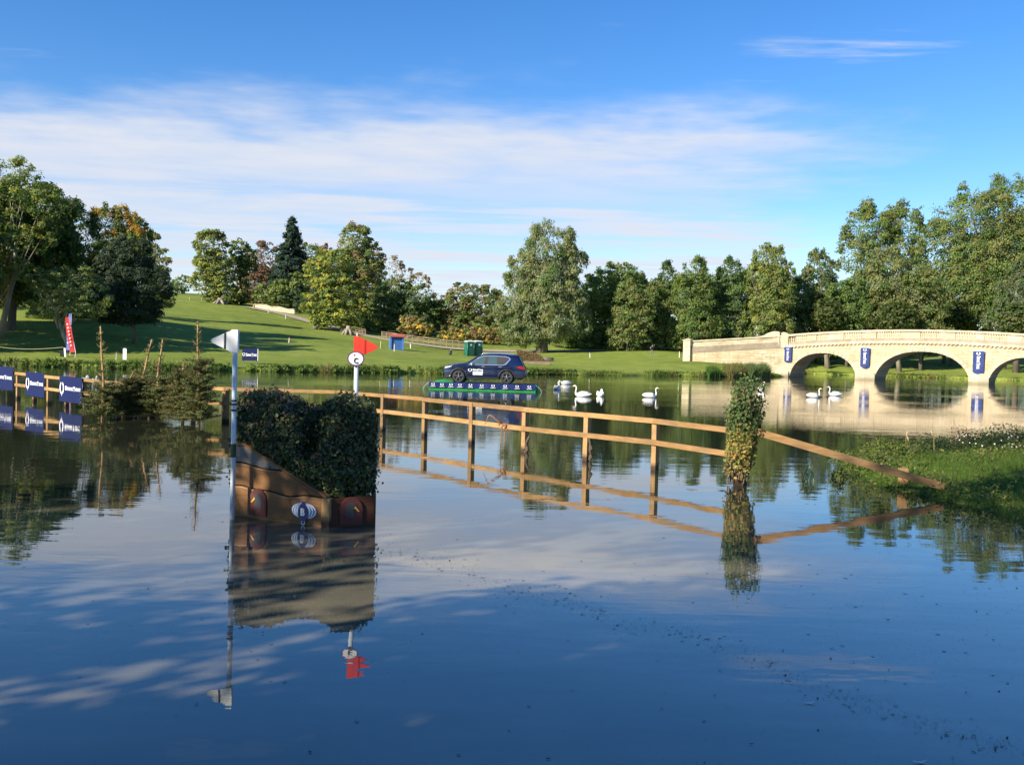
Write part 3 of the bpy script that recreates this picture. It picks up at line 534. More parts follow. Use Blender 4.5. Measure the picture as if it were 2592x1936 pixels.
# trees on the near bank that shade the water edge (they stand behind the viewpoint)
def shade_tree(name, label, base, H, R, ctr, n):
    z = float(near_z(np.array([base[0]]), np.array([base[1]]))[0]); root = thing(name, label, 'tree', (base[0], base[1], z)); mb = MB()
    mb.tube([(base[0], base[1], z-.3), ((base[0]+ctr[0])/2, (base[1]+ctr[1])/2, H*.4), (ctr[0], ctr[1], H*.85)], [.35, .25, .06], 8); P_, N_ = [], []
    for q in sub_blobs(R, R, H*.30, 1.1, 0.75):
        d = sph(n); P_.append(np.array([ctr[0], ctr[1], H*.68])+q+d*RNG.uniform(.4, 1.1, (n, 1))); N_.append(d+RNG.normal(0, .5, (n, 3)))
        e = Vector((ctr[0], ctr[1], H*.68))+Vector(q); mb.tube([Vector(((base[0]+ctr[0])/2, (base[1]+ctr[1])/2, H*.4)), e], [.09, .02], 4, False)
    Pn = np.concatenate(P_); leaves('crown', Pn, np.concatenate(N_), RNG.uniform(.15, .32, len(Pn)), tint(len(Pn), [(2,G1),(1,OL)], .2), root); mb.build('trunk', BARK, root)
shade_tree('bankside_ash', 'ash tree on the near bank left behind the viewpoint', (-16.5, -0.5), 10.3, 5.0, (-15.8, 2.8), 95)
shade_tree('bankside_lime', 'tall lime tree on the near bank behind the viewpoint', (-11.5, -4.0), 21.0, 3.7, (-9.5, -1.1), 240)
shade_tree('bankside_hawthorn', 'round hawthorn on the near bank left of the viewpoint', (-7.8, -3.0), 9.2, 3.2, (-7.6, -1.4), 480)
shade_tree('bankside_holly', 'small holly on the near bank close behind the viewpoint', (-5.2, -3.6), 8.8, 3.3, (-5.0, -2.0), 460)
for bx, by, H, R, lab in ((-57,93,17,7,'nearest the water'),(-68,101,19,8,'standing farthest left'),(-57,110,18,7,'close behind the pale barked tree')):
    root = thing('lakeside_oak', 'oak just outside the left clump '+lab, 'tree', (bx, by, gz(bx, by))); P_, N_ = [], []; mb = MB(); mb.tube([(bx,by,gz(bx,by)-.3),(bx+.3,by,H*.5),(bx,by,H*.9)], [.5,.35,.08], 8)
    for q in sub_blobs(R, R, H*.38, 1.5, .9):
        d = sph(130); P_.append(np.array([bx, by, gz(bx, by)+H*.58])+q+d*1.4*RNG.uniform(.5, 1.1, (130, 1))); N_.append(d+RNG.normal(0, .5, (130, 3)))
    Pn = np.concatenate(P_); leaves('crown', Pn, np.concatenate(N_), RNG.uniform(.3, .55, len(Pn)), tint(len(Pn), [(2,G1),(1,OL)], .2), root); mb.build('trunk', BARK, root)

# ------------------------------------------------------------------ stone bridge
def bridge():
    A = Vector((35.5, 128.0, 0)); ang = math.atan2(-0.555, 0.83)
    root = thing('stone_bridge', 'pale limestone bridge of three arches with balustrade and scrolled end pier', 'bridge', A, ang)
    L = 34.4; TH = 6.0
    def top(s): return 6.36-0.86*((s-17.2)/17.2)**2
    def corn(s): return top(s)-1.55
    arches = [(1.16, 9.75, 3.25), (11.9, 22.9, 3.70), (24.8, 33.3, 3.25)]
    def soffit(s):
        for a, b, h in arches:
            if a < s < b:
                q = (2*(s-a)/(b-a)-1); return -0.3+(h+0.3)*math.sqrt(max(0, 1-abs(q)**2.25))
        return None
    # spandrel wall: columns of quads between soffit and cornice, front y=0 and back y=TH
    brks = [0.0]
    for a, b, h in arches:
        brks += [a]+[a+(b-a)*(0.5-0.5*math.cos(math.pi*i/28)) for i in range(1, 28)]+[b]
    brks.append(L); brks = sorted(set(round(x, 4) for x in brks))
    mb = MB()
    for s0, s1 in zip(brks[:-1], brks[1:]):
        mid = soffit((s0+s1)/2)
        z0 = -0.6 if mid is None else (soffit(s0) if soffit(s0) is not None else -0.3); z1 = -0.6 if mid is None else (soffit(s1) if soffit(s1) is not None else -0.3)
        c0, c1 = corn(s0), corn(s1)
        v = [(s0,0,z0),(s1,0,z1),(s1,0,c1),(s0,0,c0),(s0,TH,z0),(s1,TH,z1),(s1,TH,c1),(s0,TH,c0)]
        f = [(0,1,2,3),(5,4,7,6),(3,2,6,7),(1,0,4,5)]; mb.add(v, f)
    ends = [0, L]+[x for a, b, h in arches for x in (a, b)]
    for e in ends: mb.add([(e,0,-.6),(e,TH,-.6),(e,TH,corn(e) if e in (0, L) else -.3),(e,0,corn(e) if e in (0, L) else -.3)], [(0,1,2,3)])
    mb.build('spandrel_wall', BRIDGEWALL, root, True)
    # ring stones
    for a, b, h in arches:
        n = 25
        for i in range(n):
            t0, t1 = i/n, (i+1)/n; pts = []
            for t in (t0+0.004, t1-0.004):
                th = math.pi*(1-t); q = math.cos(th); s = a+(b-a)*(q+1)/2; z = -0.3+(h+0.3)*math.sqrt(max(0, 1-abs(q)**2.25))
                nx, nz = q*(b-a)/2, (z+0.3)/(h+0.3)*(b-a)/2*1.1; l = math.hypot(nx, nz) or 1; pts.append((s, z, nx/l, nz/l))
            (sa, za, nxa, nza), (sb, zb, nxb, nzb) = pts; w = 0.44; m2 = MB()
            m2.plate([(sa-nxa*.01, za-nza*.01), (sb-nxb*.01, zb-nzb*.01), (sb+nxb*w, zb+nzb*w), (sa+nxa*w, za+nza*w)][::-1] if False else [(sa, za), (sb, zb), (sb+nxb*w, zb+nzb*w), (sa+nxa*w, za+nza*w)], (0, 0.05, 0), (1,0,0), (0,0,1), 0.115+random.uniform(-.008, .008))
            m2.build('ring_stone', STONE, root, True)
    # pier footings with pointed cutwaters
    for c, hw in ((10.82, 1.2), (23.85, 1.1), (0.2, 0.9), (34.2, 0.9)):
        m2 = MB(); pl = [(c-hw, 0.2), (c-hw, -0.35), (c, -0.75), (c+hw, -0.35), (c+hw, 0.2)]; n = len(pl)
        m2.add([(x, y, -.6) for x, y in pl]+[(x, y, .75) for x, y in pl]+[(c, 0.02, 1.5)], [(i, (i+1) % n, n+(i+1) % n, n+i) for i in range(n)]+[(n+i, n+(i+1) % n, 2*n) for i in range(n)])
        m2.build('pier_footing', STONE, root, True)
    def band(name, z0, z1, y0, y1, mt, sa=0.0, sb=L):
        m2 = MB(); ss = np.linspace(sa, sb, max(2, int((sb-sa)/0.8)))
        for s0, s1 in zip(ss[:-1], ss[1:]):
            v = []
            for s in (s0, s1): v += [(s, y0, corn(s)+z0), (s, y1, corn(s)+z0), (s, y1, corn(s)+z1), (s, y0, corn(s)+z1)]
            m2.add(v, [(0,4,7,3),(3,7,6,2),(2,6,5,1),(1,5,4,0)])
        e = len(m2.v); m2.add([(sa,y0,corn(sa)+z0),(sa,y1,corn(sa)+z0),(sa,y1,corn(sa)+z1),(sa,y0,corn(sa)+z1),(sb,y0,corn(sb)+z0),(sb,y1,corn(sb)+z0),(sb,y1,corn(sb)+z1),(sb,y0,corn(sb)+z1)], [(0,3,2,1),(4,5,6,7)])
        return m2.build(name, mt, root, True)
    band('string_course', -0.12, 0.14, -0.22, 0.3, STONE); band('plinth_course', 0.14, 0.52, -0.05, 0.38, STONE_GREY); band('coping', 1.31, 1.55, -0.16, 0.5, STONE)
    for i in range(72):     # dentils below the string course
        s = 0.3+i*0.475; m2 = MB(); m2.box((s, -0.10, corn(s)-0.19), (0.2, 0.17, 0.14)); m2.build('dentil', STONE, root, True)
    groups = [(0.87,3.28),(4.52,6.05),(7.95,10.22),(11.96,14.89),(17.11,19.28),(21.05,23.32),(24.26,26.71),(28.2,30.3),(31.3,33.5)]
    prof = [(0.10,0),(0.10,0.06),(0.06,0.09),(0.12,0.25),(0.11,0.33),(0.05,0.56),(0.045,0.66),(0.10,0.70),(0.10,0.79)]
    bal = MB(); bal.lathe(prof, 8); me = None; last = 0.0
    for a, b in groups+[(L, L)]:
        if a-last > 0.05: band('parapet_panel', 0.52, 1.31, 0.0, 0.36, STONE if last else STONE, last, a)
        if a < L:
            n = int(round((b-a)/0.27))
            for i in range(n):
                s = a+(i+.5)*(b-a)/n
                if me is None: o = bal.build('baluster', STONE, root, True, True); me = o.data
                else: o = link('baluster', me, STONE, root, True)
                o.location = (s, 0.18, corn(s)+0.52)
        last = b
    m2 = MB()   # far parapet and deck
    ss = np.linspace(0, L, 24)
    for s0, s1 in zip(ss[:-1], ss[1:]):
        v = []
        for s in (s0, s1): v += [(s, TH-.36, corn(s)), (s, TH, corn(s)), (s, TH, top(s)), (s, TH-.36, top(s))]
        m2.add(v, [(0,4,7,3),(3,7,6,2),(2,6,5,1)])
    m2.build('far_parapet', STONE, root, True)
    # banded weathering course and wing wall on the left
    B = Vector((23.6, 131.0, 0)); rot = Matrix.Rotation(-ang, 3, 'Z'); bl = rot @ (B-A); dirw = Vector((bl.x, bl.y, 0)); WL = dirw.length; dw = dirw.normalized(); nw = Vector((-dw.y, dw.x, 0))
    if nw.y > 0: nw = -nw
    def wall(name, za, zb, y0, y1, mt, s0=0.0, s1=1.0):
        m2 = MB(); n = 10; v = []
        for i in range(n+1):
            s = s0+(s1-s0)*i/n; c = dw*(s*WL); c0 = c+nw*y0; c1 = c-nw*y1
            v += [(c0.x, c0.y, za(s)), (c1.x, c1.y, za(s)), (c1.x, c1.y, zb(s)), (c0.x, c0.y, zb(s))]
        f = []
        for i in range(n):
            k = 4*i; f += [(k, k+3, k+7, k+4), (k+3, k+2, k+6, k+7), (k+2, k+1, k+5, k+6)]
        f += [(0,1,2,3), (4*n, 4*n+3, 4*n+2, 4*n+1)]; m2.add(v, f); return m2.build(name, mt, root, True)
    wt = lambda s: 5.45-1.0*s
    wall('wing_wall', lambda s: -0.6, lambda s: wt(s)-1.62, 0.0, 0.7, BRIDGEWALL); wall('weathered_course', lambda s: wt(s)-1.62, lambda s: wt(s)-0.85, 0.06, 0.64, STONE_GREY)
    wall('wing_parapet', lambda s: wt(s)-0.85, lambda s: wt(s)-0.16, -0.02, 0.6, STONE); wall('wing_coping', lambda s: wt(s)-0.16, lambda s: wt(s), 0.12, 0.68, STONE)
    # scrolled pier between wing wall and bridge
    m2 = MB(); prof = [(-3.1, 4.3), (-3.1, 5.28), (-2.7, 5.34), (-2.3, 5.45), (-1.95, 5.7), (-1.5, 5.86), (-1.0, 5.98), (-0.6, 5.96), (-0.28, 5.84), (-0.28, 4.3)]
    m2.plate([(-x, z) for x, z in prof][::-1], dw*0-nw*0.5, dw, (0,0,1), 0.72) if False else m2.plate(prof, (0, 0.55, 0), (-dw.x if False else 1, 0, 0), (0,0,1), 0.75)
    m2.build('scroll_pier', STONE, root, True)
    m2 = MB(); m2.plate([(0.0,3.9),(0.95,3.9),(0.95,5.55),(0.78,5.72),(0.5,5.86),(0.25,5.88),(0.0,5.8)], (-0.05, 0.45, 0), (1,0,0), (0,0,1), 0.62); m2.build('scroll_block', STONE, root, True)
    e = dw*WL; m2 = MB(); m2.box((e.x, e.y+.25, 2.0), (1.0, 1.1, 5.0)); m2.build('end_pier', STONE, root, True)
    m2 = MB(); m2.box((e.x, e.y+.25, 4.56), (1.16, 1.26, 0.14)); m2.add([(e.x-.5, e.y-.3, 4.63), (e.x+.5, e.y-.3, 4.63), (e.x+.5, e.y+.8, 4.63), (e.x-.5, e.y+.8, 4.63), (e.x, e.y+.25, 4.85)], [(0,1,4),(1,2,4),(2,3,4),(3,0,4)]); m2.build('pier_cap', STONE, root, True)
    # right abutment wing (beyond the frame)
    m2 = MB(); m2.box((L+5, 1.0, 2.2), (10, 1.2, 5.8)); m2.build('wing_wall', BRIDGEWALL, root, True)
    # courses of the wing wall near the pier
    for r in range(8):
        for c in range(3):
            s0 = 0.35+c*1.05+(0.5 if r % 2 else 0); q = dw*s0; m2 = MB(); w = 0.98
            m2.box(tuple(dw*(s0+w/2)+nw*0.012+Vector((0, 0, 0.55+r*0.37))), (w, 0.06, 0.34), axes=(dw, nw, Vector((0,0,1)))); m2.build('wall_stone', STONE, root, True)
    # banners
    ca, sa = math.cos(ang), math.sin(ang)
    def loc(s, y, z): return A+Vector((s*ca-y*sa, s*sa+y*ca, z))
    ax = Vector((ca, sa, 0)); nf = Vector((sa, -ca, 0))
    for s0, s1, z0, z1, tail, lab in ((0.50, 1.42, 2.0, 3.98, 0, 'short navy hanging banner by the scrolled end pier'), (10.2, 11.3, 1.7, 4.05, 0.28, 'navy pennant banner on pier between first and middle arch'), (23.15, 24.35, 1.4, 3.9, 0.3, 'navy pennant banner on pier between middle and last arch')):
        o = loc(s0, -0.30, 0); w = s1-s0; r = thing('bridge_banner', lab, 'banner', loc((s0+s1)/2, -0.3, z0), group='navy banners hung on the bridge'); mb = MB()
        nx, nz = 6, 9; vs = []
        for j in range(nz+1):
            for i in range(nx+1):
                u = i/nx; zz = z1+(z0-z1)*j/nz-(tail*(1-abs(2*u-1))*j/nz); dd = 0.05*math.sin(u*7+j*0.5)*(j/nz)+0.03*math.sin(j*1.1); vs.append(o+ax*(u*w)+nf*dd+Vector((0,0,zz)))
        mb.add(vs, [(j*(nx+1)+i, (j+1)*(nx+1)+i, (j+1)*(nx+1)+i+1, j*(nx+1)+i+1) for j in range(nz) for i in range(nx)]); mb.build('cloth', NAVYCLOTH, r, smooth=True)
        mb = MB(); mb.tube([o+ax*-.08+Vector((0,0,z1)), o+ax*(w+.08)+Vector((0,0,z1))], 0.03, 6); mb.build('pole', WHITEPLASTIC, r)
        mb = MB(); up = Vector((0,0,1)); c = o+ax*(w/2)+nf*0.10+up*(z1-0.30); maker_emblem(mb, c, ax, up, 0.23*w/1.2, 0.75); h = (z1-z0)*0.62
        maker_word(mb, o+ax*(w*0.36)+nf*0.10+up*(z1-0.62), -up, ax, h, w*0.34); mb.build('lettering', WHITE, r)
def bridge_wall_mat():
    m, t, p, o = nt('ashlar_limestone'); v = coord(t, 'Object'); sep = t.nodes.new('ShaderNodeSeparateXYZ'); t.links.new(v, sep.inputs[0]); cb = t.nodes.new('ShaderNodeCombineXYZ'); t.links.new(sep.outputs[0], cb.inputs[0]); t.links.new(sep.outputs[2], cb.inputs[1])
    br = t.nodes.new('ShaderNodeTexBrick'); t.links.new(cb.outputs[0], br.inputs['Vector']); br.inputs['Scale'].default_value = 1.0; br.inputs['Brick Width'].default_value = 1.05; br.inputs['Row Height'].default_value = 0.38; br.inputs['Mortar Size'].default_value = 0.018
    br.inputs['Color1'].default_value = (0.58,0.48,0.32,1); br.inputs['Color2'].default_value = (0.46,0.37,0.23,1); br.inputs['Mortar'].default_value = (0.30,0.23,0.14,1)
    n = noise_node(t, 0.7, 7, v, 0.7); c = mixc(t, 1.0, br.outputs[0], ramp(t, n.outputs[0], [(0.28,(0.72,0.68,0.62)),(0.5,(1,1,1)),(0.75,(1.15,1.13,1.1))]), 'MULTIPLY')
    f = noise_node(t, 6, 6, v, 0.75); c = mixc(t, 1.0, c, ramp(t, f.outputs[0], [(0.3,(0.85,0.83,0.8)),(0.7,(1.08,1.08,1.08))]), 'MULTIPLY')
    st = ramp(t, noise_node(t, 1.1, 6, coord(t, 'Object', (1.6, 1.6, 0.35)), 0.75).outputs[0], [(0.52,(0,0,0)),(0.70,(1,1,1))]); c = mixc(t, mixc(t, 1.0, st, (0.5,0.5,0.5), 'MULTIPLY'), c, (0.27,0.215,0.14))
    dm = t.nodes.new('ShaderNodeMapRange'); dm.inputs[1].default_value = 0.75; dm.inputs[2].default_value = 0.1; dm.inputs[4].default_value = 0.65; t.links.new(sep.outputs[2], dm.inputs[0]); c = mixc(t, dm.outputs[0], c, (0.17,0.155,0.09))
    t.links.new(c, p.inputs['Base Color']); p.inputs['Roughness'].default_value = 0.9; bump(t, p, f.outputs[0], 0.5, 0.03); return m
BRIDGEWALL = bridge_wall_mat()
bridge()

# ------------------------------------------------------------------ gravel path
def path():
    pts = [(535,664,197),(570,671,193),(620,686,187),(680,702,178),(740,717,171),(800,730,165),(870,744,160),(950,752,158),(1030,757,158),(1120,759,157),(1230,761,156),(1350,760,158),(1500,760,160)]
    ws = [PD(*p) for p in pts]; c = []
    for a, b in zip(ws[:-1], ws[1:]):
        for i in range(8): c.append(a.lerp(b, i/8))
    v = []
    for i, p in enumerate(c):
        d = (c[min(i+1, len(c)-1)]-c[max(i-1, 0)]); n = Vector((-d.y, d.x, 0)).normalized()
        for k in range(7):
            q = p+n*((k/6-.5)*3.0); v.append((q.x, q.y, gz(q.x, q.y)+0.10+0.05*(1-abs(k/3-1))))
    mb = MB(); mb.add(v, [(i*7+k, i*7+k+7, i*7+k+8, i*7+k+1) for i in range(len(c)-1) for k in range(6)])
    tag(mb.build('path', mottled('gravel_path', (0.26,0.215,0.15), (0.38,0.32,0.23), 1.5, 0.95, 0.03), smooth=True), 'pale gravel path running down the hill to the willow', 'path', kind='structure')
path()

# ------------------------------------------------------------------ near post and rail fence in the lake
def at_water(px, py): p = W(px, py); return Vector((p.x, p.y, 0))
def near_fence():
    root = thing('post_and_rail_fence', 'new sawn wooden post and rail fence standing in the shallow lake', 'fence', (0, 24, 0))
    main = [(-8.71,29.25),(-7.9,29.0),(-5.15,29.1)]+[tuple(W(*q))[:2] for q in ((963,1091),(1068,1104),(1187,1124),(1321,1144),(1477,1166),(1650,1189),(1868,1228))]
    left = [(-19.37,37.77),(-18.1,36.5),(-16.95,35.23),(-15.75,34.05),(-14.58,32.89),(-13.55,31.95),(-11.6,30.9),(-10.0,30.2),(-8.71,29.25)]
    far = [(-31.5,50.5),(-29.0,48.0),(-26.6,45.4),(-24.2,42.8),(-21.8,40.3),(-19.37,37.77)]
    HT = 1.06; RW = 0.045; RH = 0.105
    def run(pts, skip_last=False):
        for i, (x, y) in enumerate(pts[:-1] if skip_last else pts):
            mb = MB(); a, b = pts[max(i-1, 0)], pts[min(i+1, len(pts)-1)]; rz = math.atan2(b[1]-a[1], b[0]-a[0]); d = Vector((math.cos(rz), math.sin(rz), 0)); n = Vector((-d.y, d.x, 0)); n = n if n.y > 0 else -n
            tilt = random.uniform(-.012, .012); w = random.uniform(0.115, 0.145); c = Vector((x, y, 0))+n*(RW/2+w/2)
            mb.tube([c+Vector((0,0,-.6)), c+Vector((0,0,.4))+d*tilt*.4, c+Vector((0,0,HT-0.02))+d*tilt], w*0.707, 4); o = mb.build('post', FENCE_POST, root)
        for z0, k in ((HT-RH/2, 2), (0.56, 2)):
            i = 0
            while i < len(pts)-1:
                j = min(i+k, len(pts)-1); p0, p1 = Vector((*pts[i], z0+random.uniform(-.012, .012))), Vector((*pts[j], z0+random.uniform(-.012, .012)))
                # follow the bends: two-piece only where the run is straight
                m_ = Vector((*pts[(i+j)//2], z0)); 
                if j-i == 2 and (m_-(p0+p1)/2).length > 0.25: j = i+1; p1 = Vector((*pts[j], z0+random.uniform(-.012, .012)))
                d = (p1-p0).normalized(); mb = MB(); mb.beam(p0-d*0.02, p1+d*0.035, RW, RH+random.uniform(-.008, .008)); mb.build('rail', FENCE_RAIL, root); i = j
    run(main); run(left); run(far)
    # diagonal rail from the ivy post down to the bank, with its stub
    e = P(2390, 1232, 17.0); s = P(1900, 1088, 17.75); mb = MB(); mb.beam(s, e, 0.05, 0.13); mb.build('rail', FENCE_RAIL, root)
    st = at_water(2290, 1237); mb = MB(); mb.box((st.x, st.y+.1, 0.1), (0.16, 0.12, 0.55), -0.15); mb.build('post', FENCE_POST, root)
    # sponsor boards wired to the fence
    bl = [((151.5,951),(208.5,957),(208.5,1023),'navy sponsor board on the fence next to the young spruces'), ((66,940),(113,945),(113,1007),'navy sponsor board second from the young spruces along the fence'), ((-22,923),(34,931.5),(34,991),'navy sponsor board third from the young spruces along the fence')]
    A_, B_ = Vector((-19.37,37.77,0)), Vector((-14.58,32.89,0)); d = (B_-A_).normalized(); nf = Vector((d.y, -d.x, 0)); nf = nf if nf.y < 0 else -nf
    for tl, tr, brr, lab in bl:
        def hit(q):
            r_ = ray(*q); t = (A_+nf*0.06-CAM).dot(nf)/r_.dot(nf); return CAM+r_*t
        a, b, c = hit(tl), hit(tr), hit(brr); w = (Vector((b.x, b.y, 0))-Vector((a.x, a.y, 0))).length; h = (b.z-c.z); z1 = (a.z+b.z)/2; o = Vector((a.x, a.y, z1-h))
        r = thing('sponsor_board', lab, 'banner', (a.x, a.y, z1-h), group='navy boards on the near fence'); mb = MB(); mb.plate([(0,0),(w,0),(w,h),(0,h)], o, d, (0,0,1), 0.012); mb.build('panel', NAVY, r)
        up = Vector((0,0,1)); mb = MB(); f = nf*0.014; maker_emblem(mb, o+f+d*(w*.12)+up*(h*.53), d, up, w*.095, 1.15); maker_word(mb, o+f+d*(w*.27)+up*(h*.46), d, up, w*.70, h*.17); mb.build('lettering', WHITE, r)
near_fence()

# ------------------------------------------------------------------ brush corner jump
def brush_jump():
    A = Vector((-3.80, 13.34, 0)); C = Vector((-2.37, 12.60, 0)); R_ = Vector((-1.81, 12.83, 0))
    root = thing('brush_jump', 'leafy hedge topped timber corner jump standing in water', 'jump', C)
    up = Vector((0,0,1)); d1 = (C-A).normalized(); L1 = (C-A).length; n1 = Vector((d1.y, -d1.x, 0)); d2 = (R_-C).normalized(); L2 = (R_-C).length; n2 = Vector((d2.y, -d2.x, 0))
    def hl(s): return 0.97 if s < 0.22 else 0.97-(0.97-0.385)*(s-0.22)/(L1-0.22)
    def plank(z0f, z1f, name, mt, s0=0.0, s1=None, th=0.05, off=0.0):
        s1 = s1 or L1; n = 22; lo, hi = [], []
        for i in range(n+1):
            s = s0+(s1-s0)*i/n; a, b = z0f(s), min(z1f(s), hl(s)-0.012)
            if b-a > 0.004: lo.append((s, a)); hi.append((s, b))
        mb = MB(); mb.plate(lo+hi[::-1], A+n1*(off), d1, up, th); return mb.build(name, mt, root)
    w1 = lambda s: 0.40+0.022*math.sin(s*4.5+.4)+0.012*math.sin(s*11)-0.015*s
    w2 = lambda s: 0.715+0.018*math.sin(s*3.8+1.2)+0.01*math.sin(s*9)-0.03*s
    plank(lambda s: -0.4, lambda s: w1(s)-.008, 'plank', PLANK, off=.02); plank(lambda s: w1(s)+.008, lambda s: w2(s)-.008, 'plank', PLANK, off=0.0, th=.05); plank(lambda s: w2(s)+.008, lambda s: 1.2, 'plank', GREYWOOD, off=-.02)
    # pale bark edges of the lower boards and rim along the slope
    for wf, off in ((w1, .055), (w2, .035)):
        pts = [A+n1*off+d1*s+up*(wf(s)-.022) for s in np.linspace(0, L1, 16) if wf(s) < hl(s)-.02]; mb = MB(); mb.tube(pts, [(.02,.012)]*len(pts), 6); mb.build('waney_edge', OLDWOOD, root, smooth=True)
    mb = MB(); mb.beam(A+up*.985-n1*.01, A+d1*.22+up*.985-n1*.01, .09, .035); mb.beam(A+d1*.2+up*.98-n1*.01, C+up*.385-n1*.01, .09, .035); mb.build('edge_board', PLANK, root)
    mb = MB(); mb.box(C+Vector((0,-.02,-.02)), (.11,.11,.8), math.atan2(d1.y, d1.x)+.2); mb.build('corner_post', FENCE_POST, root)
    mb = MB(); mb.plate([(0.04,-.4),(L2,-.4),(L2,.40),(0.04,.37)], C, d2, up, .05); mb.build('plank', wood_mat('dark_board', (0.055,0.02,0.012), (0.10,0.04,0.022), (1,1,8)), root)  # short-face plank, darker than the long-face boards
    # side and back boards close the box
    Bk = A+Vector((.9,1.5,0)); Rk = R_+Vector((-.22,1.4,0))
    for p, q, h in ((R_, Rk, .4), (Bk, A, .9)):
        dd = (q-p); mb = MB(); mb.plate([(0,-.4),(dd.length,-.4),(dd.length,h),(0,h)], p, dd.normalized(), up, .04); mb.build('plank', PLANK, root)
    mb = MB(); mb.box(A+d1*.18+n1*.0+up*(-.02), (.16,.1,.2), math.atan2(d1.y, d1.x)); mb.build('foot_block', FENCE_POST, root)
    # bird plaques
    RED = mottled('dull_red_paint', (0.085,0.018,0.014), (0.125,0.027,0.019), 4, .7); BIRD = mottled('slate_paint', (0.035,0.04,0.045), (0.055,0.06,0.065), 5, .8); YEL = mottled('yellow_paint', (0.5,0.33,0.03), (0.62,0.42,0.05), 5, .6)
    def plaque(o, ax, nn, flip=1, lab=None):
        pl = thing('bird_plaque', lab, 'sign', o, group='bird plaques on the jump'); w, h = .30, .37
        poly = [(-w/2,0),(w/2,0),(w/2,h*.55)]+[(w/2*math.cos(t), h*.55+h*.45*math.sin(t)) for t in np.linspace(.2, math.pi-.2, 11)]+[(-w/2,h*.55)]
        mb = MB(); mb.plate(poly, o, ax, up, .018); mb.build('board', RED, pl)
        bird = [(-.05,.10),(.07,.10),(.075,.24),(.05,.285),(.0,.30),(-.045,.285),(-.065,.255),(-.075,.225),(-.03,.20)]
        mb = MB(); pp = [(x*flip, z) for x, z in bird]; mb.plate(pp if flip > 0 else pp[::-1], o+nn*.018, ax, up, .006); mb.build('bird_shape', BIRD, pl)
        bk = [(-.115,.175),(-.085,.18),(-.04,.225),(-.055,.25)]; pp = [(x*flip, z) for x, z in bk]; mb = MB(); mb.plate(pp if flip > 0 else pp[::-1], o+nn*.024, ax, up, .004); mb.build('beak', YEL, pl)
    plaque(A+d1*.50+n1*.072+up*.045, d1, n1, 1, 'dull red arched plaque with dark bird on the sunlit plank face'); plaque(C+d2*.30+n2*.052+up*.02, d2, n2, -1, 'dark red arched plaque with bird on the shaded short face')
    # B marker
    o = A+d1*(L1*.80)+n1*.075+up*.19; sg = thing('letter_marker', 'navy and white scalloped marker with letter B on the planks', 'sign', o)
    def ell(cx, cz, rx, rz, n=28): return [(cx+rx*math.cos(2*math.pi*i/n), cz+rz*math.sin(2*math.pi*i/n)) for i in range(n)]
    DB = mottled('marker_navy', (0.012,0.012,0.10), (0.018,0.018,0.13), 4, .4); MW = mottled('marker_white', (0.66,0.70,0.76), (0.74,0.78,0.84), 4, .45)
    def lay(poly, k, m_, nm): mb = MB(); mb.plate(poly, o+n1*(.003*k), d1, up, .003); mb.build(nm, m_, sg)
    for k, (rx, rz, m_, nm) in enumerate(((.214,.114,DB,'navy_outline'),(.205,.106,MW,'white_scallop'),(.176,.102,DB,'scallop_line'),(.163,.0995,MW,'white_scallop'),(.133,.099,DB,'scallop_line'),(.121,.098,MW,'white_scallop'))): lay(ell(0, 0, rx, rz), k, m_, nm)
    k = 6
    drop = [(.088*math.sin(t)*(1 if True else 0), -.02+.115*math.cos(t)) for t in np.linspace(0, 2*math.pi, 30)[:-1]][::-1]
    lay(ell(0,-.155,.034,.030), k, MW, 'white_foot'); lay(ell(0,-.150,.022,.022), k+1, DB, 'navy_foot'); lay(drop, k+1, DB, 'navy_drop'); lay([(-.06,.06),(.06,.06),(0,.135)], k+2, DB, 'navy_tip')
    mb = MB(); put_text(mb, 'B', o+n1*(.003*(k+3))+d1*(-.034)+up*(-.062), d1, up, .068, .098, .03); mb.build('lettering', WHITEPLASTIC, sg)
    # hedge: sample a volume under a height function, leaves near its skin
    poly = [(-3.86,13.42),(-2.40,12.66),(-1.86,12.88),(-1.94,13.5),(-2.07,14.3),(-2.9,14.8),(-3.68,14.5)]
    def inside(x, y):
        c = np.zeros(x.shape, bool)
        for i in range(len(poly)):
            (ax_, ay_), (bx, by) = poly[i], poly[(i+1) % len(poly)]; cc = ((ay_ > y) != (by > y)) & (x < (bx-ax_)*(y-ay_)/(by-ay_+1e-12)+ax_); c ^= cc
        return c
    def edge(x, y):
        d = np.full(x.shape, 9.)
        for i in range(len(poly)):
            (ax_, ay_), (bx, by) = poly[i], poly[(i+1) % len(poly)]; ex, ey = bx-ax_, by-ay_; t = np.clip(((x-ax_)*ex+(y-ay_)*ey)/(ex*ex+ey*ey), 0, 1); d = np.minimum(d, np.hypot(x-ax_-t*ex, y-ay_-t*ey))
        return d
    def topz(x, y):
        q = (x+3.85)*.886+(y-13.34)*-.46            # along the left face
        ridge = np.interp(x, [-3.95,-3.75,-3.5,-3.05,-2.8,-2.45,-2.2,-2.02,-1.86], [1.55,1.67,1.66,1.44,1.42,1.63,1.58,1.42,1.20])
        fy = np.where(x < -2.37, 12.60-(x+2.37)*.517, 12.60+(x+2.37)*.41); base_ = np.where(x < -2.37, np.interp(x, [-3.8,-3.6,-2.37], [.97,.97,.385]), .40)
        front = base_+.05+np.clip((y-fy)*1.75, 0, 1.6)
        hol = .62*np.exp(-(((x+2.66)/.20)**2+((y-13.28)/.30)**2)**1.5)
        return np.minimum(ridge, front)-hol+0.03*np.sin(x*9)+.03*np.sin(y*8+x*5)
    def botz(x, y):
        s = ((x-A.x)*d1.x+(y-A.y)*d1.y); return np.where(x < -2.37, np.interp(s, [0,.22,L1], [.97,.97,.385]), .40)-.02
